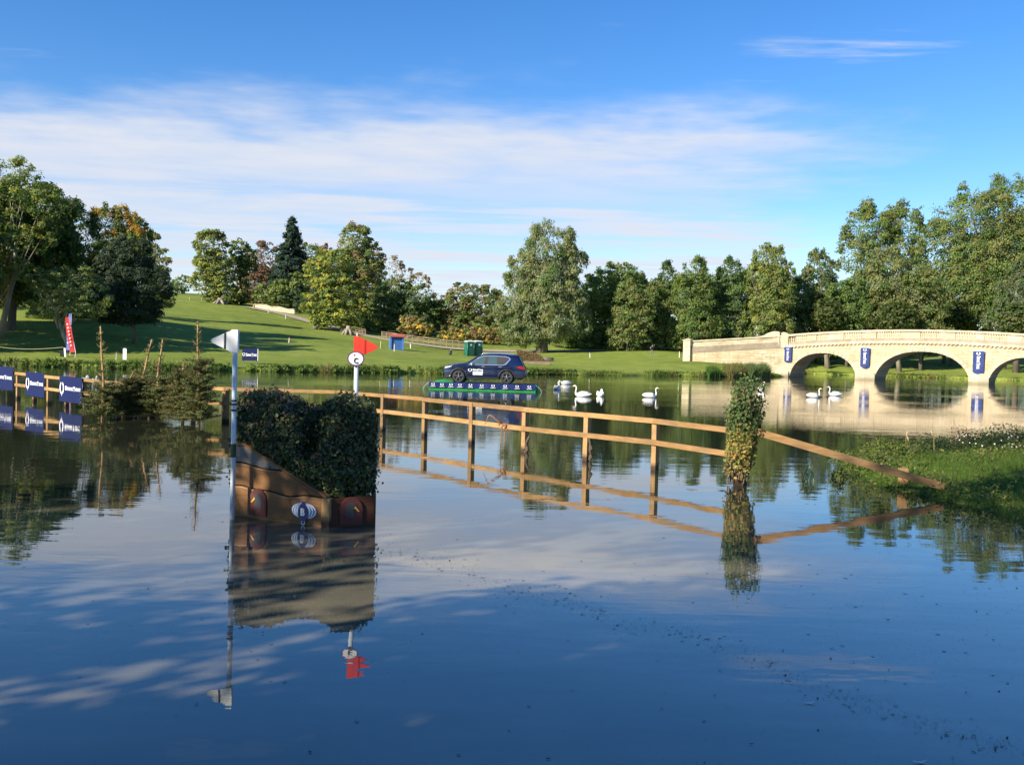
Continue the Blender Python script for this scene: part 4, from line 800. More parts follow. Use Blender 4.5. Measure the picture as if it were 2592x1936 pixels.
    # core
    gx_ = np.linspace(-3.9, -1.6, 62); gy_ = np.linspace(12.6, 15.0, 62); X, Y = np.meshgrid(gx_, gy_); ins = inside(X, Y) & (edge(X, Y) > .05); T = topz(X, Y)-.10; Bz = np.minimum(botz(X, Y)*0+0.1, T-.05); mb = MB()
    idx = {}
    hx, hy = gx_[1]-gx_[0], gy_[1]-gy_[0]
    core = bmesh.new()
    def vt(i, j, top): 
        k_ = (i, j, top)
        if k_ not in idx: idx[k_] = core.verts.new((X[j, i]-C.x, Y[j, i]-C.y, (T[j, i] if top else .08)))
        return idx[k_]
    cell = ins[:-1,:-1] & ins[1:,:-1] & ins[:-1,1:] & ins[1:,1:]
    for j in range(61):
        for i in range(61):
            if not cell[j, i]: continue
            core.faces.new((vt(i,j,1), vt(i+1,j,1), vt(i+1,j+1,1), vt(i,j+1,1)))
            for (di, dj, a, b_) in ((-1,0,(i,j+1),(i,j)),(1,0,(i+1,j),(i+1,j+1)),(0,-1,(i,j),(i+1,j)),(0,1,(i+1,j+1),(i,j+1))):
                ii, jj = i+di, j+dj
                if ii < 0 or jj < 0 or ii > 60 or jj > 60 or not cell[jj, ii]: core.faces.new((vt(*a,0), vt(*b_,0), vt(*b_,1), vt(*a,1)))
    me = bpy.data.meshes.new('hedge_core'); core.to_mesh(me); core.free(); link('hedge_core', me, mottled('hedge_twigs', (0.012,0.012,0.008), (0.028,0.024,0.016), 12, 1.0), root, True)
    # skin leaves: top surface + walls
    n = 48000; x = RNG.uniform(-3.92, -1.58, n); y = RNG.uniform(12.55, 15.0, n); ok = inside(x, y); x, y = x[ok], y[ok]; z = topz(x, y)
    e_ = .02; gxn = (topz(x+e_, y)-topz(x-e_, y))/(2*e_); gyn = (topz(x, y+e_)-topz(x, y-e_))/(2*e_); nn = np.stack([-gxn, -gyn, np.ones_like(x)], 1); nn /= np.linalg.norm(nn, axis=1, keepdims=True)
    w = np.sqrt(1+np.clip(gxn**2+gyn**2, 0, 12)); sel = RNG.uniform(0, 3.6, len(x)) < w; x, y, z, nn = x[sel], y[sel], z[sel], nn[sel]; okz = z > botz(x, y); x, y, z, nn = x[okz], y[okz], z[okz], nn[okz]
    Pt = np.stack([x, y, z], 1)+nn*RNG.uniform(-.07, .045, (len(x), 1)); Nt = nn
    Pw, Nw = [], []
    for i in range(len(poly)):
        (ax_, ay_), (bx, by) = poly[i], poly[(i+1) % len(poly)]; Lw = math.hypot(bx-ax_, by-ay_); k = int(Lw*4300); s = RNG.uniform(0, 1, k); x = ax_+(bx-ax_)*s; y = ay_+(by-ay_)*s; out = np.array([by-ay_, -(bx-ax_), 0])/Lw
        zz = RNG.uniform(0.3, 1.75, k); lo_ = botz(x, y) if i < 2 else np.full(k, .36); ok = (zz < topz(x-out[0]*.08, y-out[1]*.08)+.03) & (zz > lo_); bul = RNG.uniform(-.06, .05, k)+0.03*np.sin(zz*9+s*14)
        Pw.append(np.stack([x+out[0]*bul, y+out[1]*bul, zz], 1)[ok]); Nw.append(np.tile(out+np.array([0,0,.25]), (ok.sum(), 1)))
    Pn = np.concatenate([Pt]+Pw); Nn = np.concatenate([Nt]+Nw)+RNG.normal(0, .55, (len(Pt)+sum(map(len, Pw)), 3))
    hi = (Pn[:, 2] > 1.45) & (Pn[:, 0] < -2.7); col = tint(len(Pn), [(4,(0.036,0.056,0.018)),(3,(0.06,0.09,0.028)),(2,(0.075,0.055,0.028)),(1.5,(0.13,0.15,0.05))], .3)
    br = hi & (RNG.uniform(size=len(Pn)) < .5); col[br] = tint(int(br.sum()), [(3,(0.13,0.085,0.045)),(2,(0.17,0.14,0.07)),(1,(0.12,0.15,0.05))], .3)  # upper-left leaves browner and lighter, the sunlit tone put into their tint
    k = 1500; i_ = RNG.integers(0, len(Pn), k); Pn = np.concatenate([Pn, Pn[i_]+Nn[i_]/np.linalg.norm(Nn[i_], axis=1, keepdims=True)*RNG.uniform(.03, .11, (k, 1))]); Nn = np.concatenate([Nn, RNG.normal(0, 1, (k, 3))]); col = np.concatenate([col, col[i_]*1.5])
    sz = RNG.uniform(.026, .058, len(Pn))*np.where(RNG.uniform(size=len(Pn)) < .15, 1.5, 1.0)
    tw = MB()
    for q, d_ in zip(Pn[i_[:140]], Nn[i_[:140]]):
        d_ = d_/np.linalg.norm(d_); a_ = Vector(q)-Vector(d_)*.05; tw.tube([a_, a_+Vector(d_)*random.uniform(.1, .2)+Vector((0,0,.03))], [.004,.002], 3, False)
    tg_ = tw.build('hedge_sprigs', BARK, root); tg_['kind'] = 'stuff'
    leaves('hedge_leaves', Pn, Nn, sz, col, root, mat=foliage_mat('hedge_leaf', .15, .45), aspect=1.35, shape=6)
    mb = MB(); c = W(815, 1118, 1.0); c = Vector((-2.60, 13.02, .80)); mb.tube([c, c+Vector((-.12,1.0,.0))], [.11,.10], 14); mb.build('log', mottled('log_end', (0.10,0.055,0.03), (0.18,0.10,0.055), 9, .85), root, smooth=False)
brush_jump()

# ------------------------------------------------------------------ flag markers
def flag_pole(name, label, p, h, m_, sgn, lab_stripe, sign=False):
    root = thing(name, label, 'flag', p); up = Vector((0,0,1)); ax = Vector((1,0,0))
    mb = MB(); mb.tube([p+up*-.5, p+up*(h-.3)], .034, 12); mb.build('pole', mottled('pole_shade_grey', (0.46,0.52,0.58), (0.56,0.61,0.66), 3, .35), root, smooth=True)  # white poles tinted blue-grey: their shade is put into the colour
    mb = MB(); mb.box(p+up*(h-.155), (.085, .075, .31)); mb.build('sleeve', m_, root)
    tri = [(.04*sgn,-.01),(.04*sgn,-.30),(.13*sgn,-.26),(.29*sgn,-.185),(.315*sgn,-.165),(.315*sgn,-.145),(.29*sgn,-.125),(.13*sgn,-.05)]; tri = tri if sgn > 0 else tri[::-1]
    mb = MB(); mb.plate(tri, p+up*h+Vector((0,-.012,0)), ax, up, .024); mb.build('pennant', m_, root)
    s0 = .115; mb = MB(); st = [(s0*sgn,-.262),((s0+.022)*sgn,-.256),((s0+.022)*sgn,-.054),(s0*sgn,-.046)]; mb.plate(st if sgn > 0 else st[::-1], p+up*h+Vector((0,-.038,0)), ax, up, .003); mb.build('stripe', BLACK if lab_stripe else mottled('dark_red_plastic', (0.34,0.01,0.008), (0.40,0.015,0.01), 3, .5), root)
    return root
white_pole = flag_pole('white_flag_marker', 'white triangular flag with black stripe on a pole at the planks', Vector((-3.72,12.97,0)), 2.55, WHITEPLASTIC, -1, True)
mb = MB()
for z in (1.55, 1.60, 1.47): mb.lathe([(.036,-.012),(.042,-.008),(.042,.008),(.036,.012)], 10, (-3.72,12.97,z))
mb.build('twine', BLACK, white_pole)
mb = MB(); mb.lathe([(.0345,-.09),(.038,-.09),(.038,.09),(.0345,.09)], 12, (-3.72,12.97,.93)); mb.build('green_tape', mottled('dark_green_tape', (0.012,0.04,0.02), (0.02,0.055,0.03), 5, .5), white_pole)
rp = Vector((-2.30,14.28,0)); flag_pole('red_flag_marker', 'red triangular flag on a pole behind the hedge jump', rp, 2.52, REDPLASTIC, 1, False)
def c_sign():
    o = rp+Vector((0,-.06,2.19)); s = thing('letter_sign', 'round white sign with letter C below the red flag', 'sign', o); ax, up = Vector((1,0,0)), Vector((0,0,1))
    e = lambda rx, rz: [(rx*math.cos(2*math.pi*i/32), rz*math.sin(2*math.pi*i/32)) for i in range(32)]
    mb = MB(); mb.plate(e(.125,.108), o, ax, up, .012); mb.build('rim', mottled('purple_rim', (0.07,0.02,0.10), (0.10,0.03,0.13), 4, .5), s)
    mb = MB(); mb.plate(e(.106,.090), o+Vector((0,-.012,0)), ax, up, .003); mb.build('face', WHITEPLASTIC, s)
    mb = MB(); put_text(mb, 'C', o+Vector((-.028,-.016,-.072)), ax, up, .062, .085, .03); mb.build('lettering', BLACK, s)
    mb = MB(); mb.plate([(-.03,.04),(-.012,.035),(-.008,.058),(-.02,.068),(-.035,.058)], o+Vector((0,-.015,0)), ax, up, .004); mb.build('red_mark', REDPLASTIC, s)
    mb = MB(); mb.plate([(.0,.045),(.04,.045),(.04,.055),(.0,.055)], o+Vector((0,-.015,0)), ax, up, .004); mb.build('faint_mark', mottled('faint_red_print', (.6,.4,.4), (.7,.5,.5), 5, .6), s)
c_sign()

# ------------------------------------------------------------------ leaf wrapped post
def ivy_post():
    B = Vector((4.22,17.8,0)); root = thing('leafy_post', 'fence end post wrapped in cut leafy branches', 'shrub', B); mb = MB()
    mb.box(B+Vector((.02,.05,.5)), (.16,.16,2.2)); mb.build('post', FENCE_POST, root); mb = MB(); P_, N_, S_ = [], [], []
    for i in range(60):
        t = random.uniform(0, 6.28); r = random.uniform(.08, .2); z0 = random.uniform(.0, .7); z1 = random.uniform(.9, 1.92); o = random.uniform(.14, .36); dx = .11*(z1/1.9)
        a = B+Vector((math.cos(t)*r, math.sin(t)*r*.8, z0)); c = B+Vector((math.cos(t)*o+dx, math.sin(t)*o*.8, z1)); m_ = a.lerp(c, .5)+Vector((0,0,.05)); mb.tube([a, m_, c], [.012,.009,.003], 4, False)
        n = 120; s = RNG.uniform(0.12, 1.08, n); q = np.array(a)[None]*(1-s[:, None])+np.array(c)[None]*s[:, None]; P_.append(q+RNG.normal(0, .055, (n, 3))); N_.append(np.tile([math.cos(t), math.sin(t), .35], (n, 1))+RNG.normal(0, .6, (n, 3)))
    Pn = np.concatenate(P_); z = Pn[:, 2]; rr = np.interp(z, [0,.3,.75,1.0,1.5,1.95], [.22,.30,.27,.30,.40,.33]); cx = B.x+.11*z/1.9; d = np.hypot(Pn[:, 0]-cx, Pn[:, 1]-B.y); f = np.minimum(1, rr/np.maximum(d, .01)); Pn[:, 0] = cx+(Pn[:, 0]-cx)*f; Pn[:, 1] = B.y+(Pn[:, 1]-B.y)*f
    Pn = Pn[z > .03]; Nn = np.concatenate(N_)[z > .03]; z = Pn[:, 2]; n = len(Pn); up = z > 1.02+RNG.normal(0, .12, n)
    col = np.where(up[:, None], tint(n, [(3,(0.06,0.10,0.03)),(2,(0.085,0.12,0.035)),(1,(0.04,0.06,0.025))], .3), tint(n, [(3,(0.20,0.20,0.055)),(2,(0.24,0.19,0.06)),(2,(0.13,0.15,0.045)),(1,(0.28,0.15,0.05))], .3))
    col = col*1.55
    sp = RNG.uniform(size=n) < .06; col[sp] = tint(int(sp.sum()), [(1,(0.30,0.17,0.05)),(1,(0.26,0.25,0.12))], .2)
    leaves('foliage', Pn, Nn, RNG.uniform(.035, .075, n), col, root, aspect=1.4, shape=6); mb.build('branches', BARK, root)['kind'] = 'stuff'
ivy_post()

# ------------------------------------------------------------------ young spruces in the lake
def young_spruce(px, py, H, label, bare, spread, nb, seed, tilt=0.0, brown=0.0):
    rs = random.Random(seed); b = W(px, py); B = Vector((b.x, b.y, 0)); root = thing('young_spruce', label, 'tree', B, group='cut spruces standing in the lake'); mb = MB(); tw = MB()
    def axis(z): return B+Vector((tilt*z*z/H+.02*math.sin(z*4+seed), .02*math.cos(z*3), z))
    mb.tube([axis(-.4)]+[axis(H*i/8) for i in range(1, 9)], [.052]+[.050*(1-i/11)+.004 for i in range(1, 9)], 7); P_, N_, T_, C_ = [], [], [], []
    for i in range(nb):
        s = rs.uniform(0.02, 1.0)**0.9; z = s*H*(1.0-.02); a = rs.uniform(0, 6.28)
        dense = z < H*bare
        if not dense and rs.random() < .70: continue
        R = spread*(1-s)**0.6*rs.uniform(.65, 1.15)*(1 if dense else .55)+.05
        d = Vector((math.cos(a), math.sin(a), 0)); p0 = axis(z); rise = .35 if not dense else .10; p1 = p0+d*(R*.55)+Vector((0,0,R*.12)); p2 = p0+d*R+Vector((0,0,R*rise+.04)); tw.tube([p0, p1, p2], [.012,.008,.004], 4, False)
        n = int((200 if dense else 26)*R/.6)+(8 if dense else 3); t = RNG.uniform(.12, 1.05, (n, 1)); q = np.where(t < .55, np.array(p0)+(np.array(p1)-np.array(p0))*t/.55, np.array(p1)+(np.array(p2)-np.array(p1))*(t-.55)/.45); side = RNG.normal(0, 1, (n, 1))*np.array([-d.y, d.x, 0])*R*.22*(1.1-t)
        q = q+side+RNG.normal(0, .022, (n, 3)); P_.append(q); tt = np.tile(np.array(d), (n, 1))*.6+RNG.normal(0, .6, (n, 3))+np.array([0,0,.25]); T_.append(tt); N_.append(RNG.normal(0, .6, (n, 3))+np.array([0,-.2,.8]))
        C_.append(tint(n, [(4,(0.07,0.11,0.032)),(3,(0.11,0.145,0.042)),(2+6*brown,(0.12,0.11,0.03)),(1+4*brown,(0.16,0.10,0.04))], .3))
    leaves('needles', np.concatenate(P_), np.concatenate(N_), RNG.uniform(.04, .085, sum(map(len, P_))), np.concatenate(C_), root, aspect=4.0, tang=np.concatenate(T_), mat=foliage_mat('needle', .12, .6)); mb.build('trunk', TWIGBARK, root, smooth=True); tw.build('branches', TWIGBARK, root)['kind'] = 'stuff'
young_spruce(262,1062,2.80,'young spruce with a long bare top beside the sponsor board',.36,.62,190,3,-.05)
young_spruce(352,1055,2.45,'crooked topped young spruce second from the sponsor board',.50,.60,190,8,.16)
young_spruce(397,1060,2.45,'young spruce with a short whorl of twigs near its bare tip',.52,.60,210,5,.05,.1)
young_spruce(462,1072,1.80,'bushiest short spruce with browned upright shoots',.85,.72,210,12,.0,.5)
young_spruce(503,1078,2.98,'tallest young spruce, next to the open end of the fence',.62,.58,230,21,-.03,.15)
young_spruce(310,1058,1.50,'short leaning spruce between two bare topped ones',.8,.55,200,31,.25,.3)

# ------------------------------------------------------------------ pontoon and car
DECK = 0.42
def pontoon():
    a, b = Vector((-4.95,57.55,0)), Vector((1.40,57.05,0)); d = (b-a).normalized(); L = (b-a).length; n = Vector((-d.y, d.x, 0)); up = Vector((0,0,1)); ang = math.atan2(d.y, d.x)
    root = thing('car_pontoon', 'low floating pontoon with green skirt and sponsor strip carrying the car', 'pontoon', (a+b)/2+n*1.5); GR = mottled('green_matting', (0.008,0.15,0.035), (0.018,0.24,0.06), 7, .9, .01)
    mb = MB(); mb.box((a+b)/2+n*1.55+up*.10, (L, 3.1, .60), ang); mb.build('deck', GR, root)
    mb = MB(); c = a+d*.75+n*1.9+up*.40; mb.lathe([(.8,0),(.65,.07),(.4,.13),(.2,.17),(.01,.18)], 16, c); mb.build('folded_matting', GR, root, smooth=True)
    segs = [(0.02,.32),(.325,.655),(.66,.985)]
    ws = [0.0, .34, .66, 1.0]
    for i in range(3):
        o = a+d*(L*ws[i]+.012)-n*(.03+.006*i)+up*.125; w = L*(ws[i+1]-ws[i])-.024; mb = MB(); m = 12; hh = .32; v = []
        for j in range(m+1):
            bow = .05*math.sin(j/m*math.pi*2.3+i*2); v += [o+d*(w*j/m)-n*(.02+bow*.5), o+d*(w*j/m)-n*(.02+bow)+up*hh]
        mb.add(v, [(2*j, 2*j+2, 2*j+3, 2*j+1) for j in range(m)]); mb.build('sponsor_strip', GLOSSNAVY, root, smooth=True)
        mb = MB(); cnt = (4, 3, 3)[i]
        for j in range(cnt):
            c = o+d*(w*(j+.5)/cnt)-n*.085+up*.20; maker_emblem(mb, c, d, up, .105, .66); put_text(mb, 'SSANGYONG', c-d*.14-up*.16, d, up, .28, .05, .03)
        mb.build('lettering', WHITE, root)
    for e, s in ((a, -1), (b, 1)):
        mb = MB(); p = e+n*.1; mb.tube([p+up*.42, p+d*s*.28+up*.18, p+d*s*.36+up*.0], .016, 6); mb.build('mooring_rope', mottled('teal_rope', (0.10,0.40,0.32), (0.16,0.5,0.4), 8, .8), root)
    return a, b, d, n, ang
def car():
    a, b, d, n, ang = pontoon(); LEN = 4.98; s0 = 0.74; o = a+d*s0+n*.75+Vector((0,0,DECK-.02))
    # local frame: x from front to rear, y 0 = near side outer face .. width, z up from deck
    root = thing('parked_car', 'dark blue estate car with silver roof rails on the floating pontoon', 'car', o+d*LEN/2+n*.96, ang)
    WD = .96; R = .39; AX = (.93, 3.84); AR = .47
    tx = [0,.03,.10,.30,.70,1.15,1.38,1.60,1.90,2.15,2.40,2.80,3.30,3.80,4.20,4.46,4.56,4.66,4.78,4.88,4.95,4.98]; tz = [.74,.86,.99,1.07,1.13,1.185,1.22,1.36,1.56,1.68,1.74,1.78,1.785,1.765,1.725,1.67,1.60,1.44,1.17,.98,.80,.62]
    def zu(x): return float(np.interp(x, tx, tz))
    def zl(x):
        z = float(np.interp(x, [0,.12,.5,1.4,3.4,4.4,4.8,4.98], [.46,.30,.27,.27,.27,.32,.38,.50]))
        for c in AX:
            if abs(x-c) < AR: z = max(z, .38+math.sqrt(AR*AR-(x-c)**2)-.0)
        return z
    def yw(x, z):
        q = abs(x-2.5)/2.5; w = WD*(1-.17*q**7-.02*q**2)
        if z < .55: w -= .05*((.55-z)/.3)**1.5
        if z > 1.12: w -= .20*(z-1.12)+.17*(z-1.12)**2
        return w-.035*math.exp(-((z-.80)/.07)**2)*.5
    xs = sorted(set([round(v, 3) for v in list(np.linspace(0, LEN, 56))+tx+[c+s*AR*k for c in AX for s in (-1, 1) for k in (1.0,.985,.94,.85,.7,.45)]]))
    NR = 12; mb = MB(); V = []
    for x in xs:
        lo, hi = zl(x), zu(x); row = []
        for j in range(NR+1):
            z = lo+(hi-lo)*j/NR; y = yw(x, z)
            if j == NR: y -= .035
            row.append((x, y, z))
        V.append(row)
    idx = {}
    def vid(i, j, s):
        k = (i, j, s)
        if k not in idx: x, y, z = V[i][j]; idx[k] = len(mb.v); mb.v.append((x-LEN/2, -y*s, z))
        return idx[k]
    for i in range(len(xs)-1):
        for j in range(NR):
            mb.f.append((vid(i,j,1), vid(i+1,j,1), vid(i+1,j+1,1), vid(i,j+1,1))); mb.f.append((vid(i,j,-1), vid(i,j+1,-1), vid(i+1,j+1,-1), vid(i+1,j,-1)))
    CR = 8; top = []
    for i, x in enumerate(xs):
        r_ = [vid(i, NR, 1)]; y0 = V[i][NR][1]; z0 = V[i][NR][2]
        for k in range(1, CR):
            u = -1+2*k/CR; r_.append(len(mb.v)); mb.v.append((x-LEN/2, y0*u, z0+.045*(1-u*u)))
        r_.append(vid(i, NR, -1)); top.append(r_)
    for i in range(len(xs)-1):
        for k in range(CR): mb.f.append((top[i][k], top[i+1][k], top[i+1][k+1], top[i][k+1]))
    for i, fl in ((0, 1), (len(xs)-1, -1)):
        ring = [vid(i, j, 1) for j in range(NR+1)]+top[i][1:-1]+[vid(i, j, -1) for j in range(NR, -1, -1)]; mb.f.append(tuple(ring if fl < 0 else ring[::-1]))
    PAINT = mottled('metallic_navy_paint', (0.005,0.011,0.048), (0.006,0.014,0.058), 1, .28, metallic=.35, coat=1.0)
    body = mb.build('body', PAINT, root, True, True)
    DARK = mottled('black_trim', (0.012,0.012,0.013), (0.022,0.022,0.024), 6, .6); GL = mottled('car_glass', (0.05,0.085,0.08), (0.06,0.10,0.095), 1, .03, spec=1.0); CH = mottled('bright_trim', (0.7,0.7,0.72), (0.8,0.8,0.82), 3, .2, metallic=.8)
    def patch(name, poly, m_, eps, sides=(1, -1), parent=root):
        for s in sides:
            bm = bmesh.new(); vs = [bm.verts.new((x-LEN/2, 0, z)) for x, z in poly]; f = bm.faces.new(vs); bmesh.ops.triangulate(bm, faces=[f])
            for _ in range(3): bmesh.ops.subdivide_edges(bm, edges=[e for e in bm.edges if e.calc_length() > .09], cuts=1); bmesh.ops.triangulate(bm, faces=bm.faces[:])
            for v in bm.verts: v.co.y = -s*(yw(v.co.x+LEN/2, v.co.z)+eps)
            me = bpy.data.meshes.new(name); bm.to_mesh(me); bm.free(); me.shade_smooth(); link(name, me, m_, parent, True)
    outl = [(1.58,1.15),(1.80,1.30),(2.12,1.53),(2.40,1.635),(3.0,1.66),(3.72,1.63),(3.90,1.58),(3.98,1.50),(3.72,1.22),(3.60,1.16)]
    patch('window_trim', [(1.50,1.115),(1.80,1.335),(2.12,1.575),(2.40,1.68),(3.0,1.70),(3.75,1.67),(3.95,1.61),(4.05,1.50),(3.78,1.18),(3.62,1.12)], CH, .004)
    patch('window_surround', outl, DARK, .008)
    patch('side_window', [(1.66,1.17),(1.86,1.31),(2.16,1.53),(2.40,1.615),(2.52,1.62),(2.48,1.17)], GL, .012); patch('side_window', [(2.66,1.17),(2.72,1.635),(3.22,1.635),(3.24,1.18)], GL, .012); patch('side_window', [(3.32,1.18),(3.31,1.63),(3.70,1.605),(3.86,1.55),(3.90,1.49),(3.66,1.22)], DARK, .012)
    patch('sill_trim', [(1.42,.27),(3.36,.27),(3.36,.40),(1.42,.40)], DARK, .010); patch('front_bumper_trim', [(.02,.46),(.12,.31),(.42,.28),(.44,.44),(.3,.50)], DARK, .008); patch('rear_bumper_trim', [(4.33,.33),(4.78,.39),(4.96,.50),(4.95,.60),(4.35,.52)], DARK, .008)
    patch('headlight', [(.03,.88),(.10,.965),(.36,1.03),(.52,1.01),(.40,.93),(.12,.86)], mottled('headlight_lens', (0.78,0.8,0.82), (0.9,0.9,0.92), 3, .05, metallic=.6), .010); patch('fog_light', [(.36,.40),(.46,.41),(.46,.45),(.36,.45)], WHITEPLASTIC, .014)
    patch('tail_light', [(4.42,1.02),(4.60,1.10),(4.84,1.06),(4.92,.96),(4.86,.90),(4.66,.93)], mottled('tail_lens', (0.36,0.01,0.012), (0.45,0.02,0.02), 3, .12), .010)
    for x in (2.30, 3.32): patch('door_handle', [(x,1.01),(x+.2,1.015),(x+.2,1.045),(x,1.04)], CH, .03)
    for x in (1.45, 2.58, 3.48): patch('door_seam', [(x,.42),(x+.012,.42),(x+.012,1.12),(x,1.12)], DARK, .003)
    patch('side_crease', [(1.5,.60),(3.3,.62),(3.3,.63),(1.5,.615)], DARK, .003)
    # arches
    for c in AX:
        for s in (1, -1):
            m2 = MB(); pts, rr = [], []
            for i in range(17):
                t = math.pi*(i/16)*1.02-.02; x = c+math.cos(t)*(AR+.02); z = .38+math.sin(t)*(AR+.02); pts.append((x-LEN/2, -s*(yw(x, z)-.005), z))
            m2.tube(pts, [(.045,.03)]*17, 6); m2.build('wheel_arch_trim', DARK, root, True, True)
    m2 = MB(); m2.box((0,0,.47), (LEN-.5,1.55,.36)); m2.build('underbody', DARK, root, True)
    # screens
    for pts, nm in (([(1.50,1.30),(2.10,1.66)], 'windscreen'), ([(4.60,1.55),(4.80,1.16)], 'rear_screen')):
        (xa, za), (xb, zb) = pts; m2 = MB(); v = []
        for x in (xa, xb):
            z = zu(x); y0 = yw(x, z)-.10
            for k in range(9): u = -1+k/4; v.append((x-LEN/2, y0*u, z+.045*(1-u*u)+.008))
        m2.add(v, [(k, k+9, k+10, k+1) for k in range(8)]); m2.build(nm, GL, root, True, True)
    for s in (1, -1):
        y = -s*(yw(3, 1.75)-.03); m2 = MB(); m2.tube([(x-LEN/2, y, z) for x, z in ((2.25,1.70),(2.36,1.80),(2.8,1.845),(3.4,1.85),(4.0,1.82),(4.22,1.745))], .03, 6); m2.build('roof_rail', CH, root, True, True)
        m2 = MB(); m2.lathe([(.01,-.09),(.08,-.06),(.10,0),(.08,.06),(.01,.09)], 10, (1.72-LEN/2, -s*(WD+.10), 1.17), 'Y'); m2.build('door_mirror', CH if s > 0 else PAINT, root, True, True)
    m2 = MB(); m2.plate([(4.15-LEN/2,1.735),(4.4-LEN/2,1.69),(4.62-LEN/2,1.70),(4.58-LEN/2,1.735),(4.3-LEN/2,1.775)], (0,.6,0), (1,0,0), (0,0,1), 1.2); m2.build('tail_spoiler', PAINT, root, True)
    # door lettering
    m2 = MB(); oo = Vector((1.62-LEN/2, -WD-.012, .80)); ax, up = Vector((1,0,0)), Vector((0,0,1)); maker_emblem(m2, oo, ax, up, .125, .72); put_text(m2, 'SsangYong', oo+ax*.16+up*-.045, ax, up, .62, .13, .04); m2.plate([(.17,-.165),(.78,-.165),(.78,-.075),(.17,-.075)], oo, ax, up, .003); m2.plate([(.17,-.29),(.76,-.29),(.76,-.185),(.17,-.185)], oo, ax, up, .002); m2.build('door_lettering', WHITE, root, True)
    m2 = MB(); put_text(m2, 'ssangyonggb.co.uk', oo+ax*.19+up*-.265, ax, up, .55, .055, .0); m2.build('door_small_print', BLACK, root, True)
    TY = mottled('tyre_rubber', (0.012,0.012,0.012), (0.02,0.02,0.02), 12, .85)
    for c in AX:
        for s in (1, -1):
            m2 = MB(); q = (c-LEN/2, -s*(WD-.14), R); m2.lathe([(.26,-.11),(.33,-.12),(.375,-.10),(R,-.06),(R,.06),(.375,.10),(.33,.12),(.26,.11),(.26,-.11)], 28, q, 'Y'); wh = m2.build('wheel', TY, root, True, True)
            m2 = MB(); m2.lathe([(.001,-s*.04),(.25,-s*.04),(.265,-s*.10),(.285,-s*.115)], 24, q, 'Y'); m2.build('rim_well', DARK, wh, True)
            m2 = MB()
            for k in range(5):
                t = 2*math.pi*k/5+.3
                for w in (-.14, .14): m2.tube([Vector(q)+Vector((math.cos(t)*.05, -s*.095, math.sin(t)*.05)), Vector(q)+Vector((math.cos(t+w)*.265, -s*.108, math.sin(t+w)*.265))], [.028,.02], 4)
            m2.lathe([(.001,-s*.115),(.06,-s*.115),(.06,-s*.08)], 12, q, 'Y'); m2.lathe([(.262,-s*.10),(.275,-s*.118),(.29,-s*.116),(.295,-s*.10)], 28, q, 'Y'); m2.build('rim', mottled('dark_alloy', (.16,.16,.17), (.26,.26,.27), 8, .3, metallic=.7), wh, True)
    # shadowed wheel housings already closed by the underbody
car()

# ------------------------------------------------------------------ swans
FEATHER = mottled('white_feathers', (0.72,0.71,0.68), (0.82,0.81,0.79), 6, .8); BEAK = mottled('orange_bill', (0.55,0.17,0.03), (0.65,0.22,0.05), 6, .5)
def swan(px, py, heading, label, pose='up', size=1.0):
    size *= .79
    b = W(px, py); B = Vector((b.x, b.y, 0)); root = thing('swan', label, 'swan', B, heading, 'swans on the lake')
    spine = [(-.66,.24,.015,.02),(-.60,.21,.06,.04),(-.45,.17,.14,.10),(-.22,.14,.20,.15),(.02,.12,.22,.17),(.24,.12,.19,.16),(.38,.15,.13,.12),(.45,.22,.075,.075)]
    neck = {'up': [(.47,.34,.05,.05),(.44,.48,.042,.042),(.42,.60,.04,.04),(.45,.70,.042,.042),(.52,.745,.055,.048),(.60,.73,.046,.04),(.655,.705,.028,.026)],
            'tall': [(.47,.36,.05,.05),(.46,.54,.042,.042),(.46,.70,.04,.04),(.49,.80,.042,.042),(.56,.835,.055,.048),(.63,.815,.046,.04),(.68,.79,.028,.026)],
            'low': [(.52,.28,.052,.052),(.60,.34,.045,.045),(.68,.33,.042,.042),(.75,.27,.042,.042),(.80,.20,.05,.045),(.84,.14,.042,.038),(.86,.09,.026,.024)],
            'tuck': [(.46,.34,.055,.055),(.42,.45,.05,.05),(.33,.50,.05,.05),(.24,.46,.055,.05),(.18,.40,.052,.046),(.14,.34,.04,.036),(.12,.30,.026,.024)]}[pose]
    mb = MB(); pts = [Vector((x*size, 0, z*size)) for x, z, a, c in spine+neck]; mb.tube(pts, [(c*size, a*size) if False else (a*size, a*size) for x, z, a, c in spine+neck], 12)
    for i, v in enumerate(mb.v):
        x, y, z = v
        if i < 8*12: mb.v[i] = (x, y*1.08, (z-.12*size)*.82+.12*size)
    mb.build('body', FEATHER, root, True, True)
    e = pts[-1]; dv = (pts[-1]-pts[-2]).normalized(); mb = MB(); mb.tube([e-dv*.03, e+dv*.04, e+dv*.10*size], [(.030,.026),(.024,.020),(.012,.010)], 8); bk = mb.build('bill', BEAK, root, True, True)
    mb = MB(); mb.tube([pts[-2]+Vector((0,0,.03)), e+dv*.02+Vector((0,0,.022))], [.014,.016], 6); mb.build('bill_knob', BLACK, root, True)
    for s in (1, -1):       # folded wings raised over the back
        mb = MB(); mb.tube([Vector((.30*size, s*.15*size, .17*size)), Vector((.05*size, s*.18*size, .25*size)), Vector((-.25*size, s*.14*size, .27*size)), Vector((-.55*size, s*.05*size, .27*size))], [(.05*size,.10*size),(.055*size,.13*size),(.045*size,.10*size),(.01,.02)], 8); mb.build('wing', FEATHER, root, True, True)
PI = math.pi
swan(1410,986,1.15,'swan swimming away just behind another low necked swan near pontoon','up',.95)
swan(1432,973,PI+.35,'swan with lowered neck nearest the pontoon end','low',.95)
swan(1474,1004,PI-.12,'swan with orange bill and curved neck facing the pontoon','up')
swan(1519,1003,-1.35,'swan seen end on with curled neck between two side on swans','tuck')
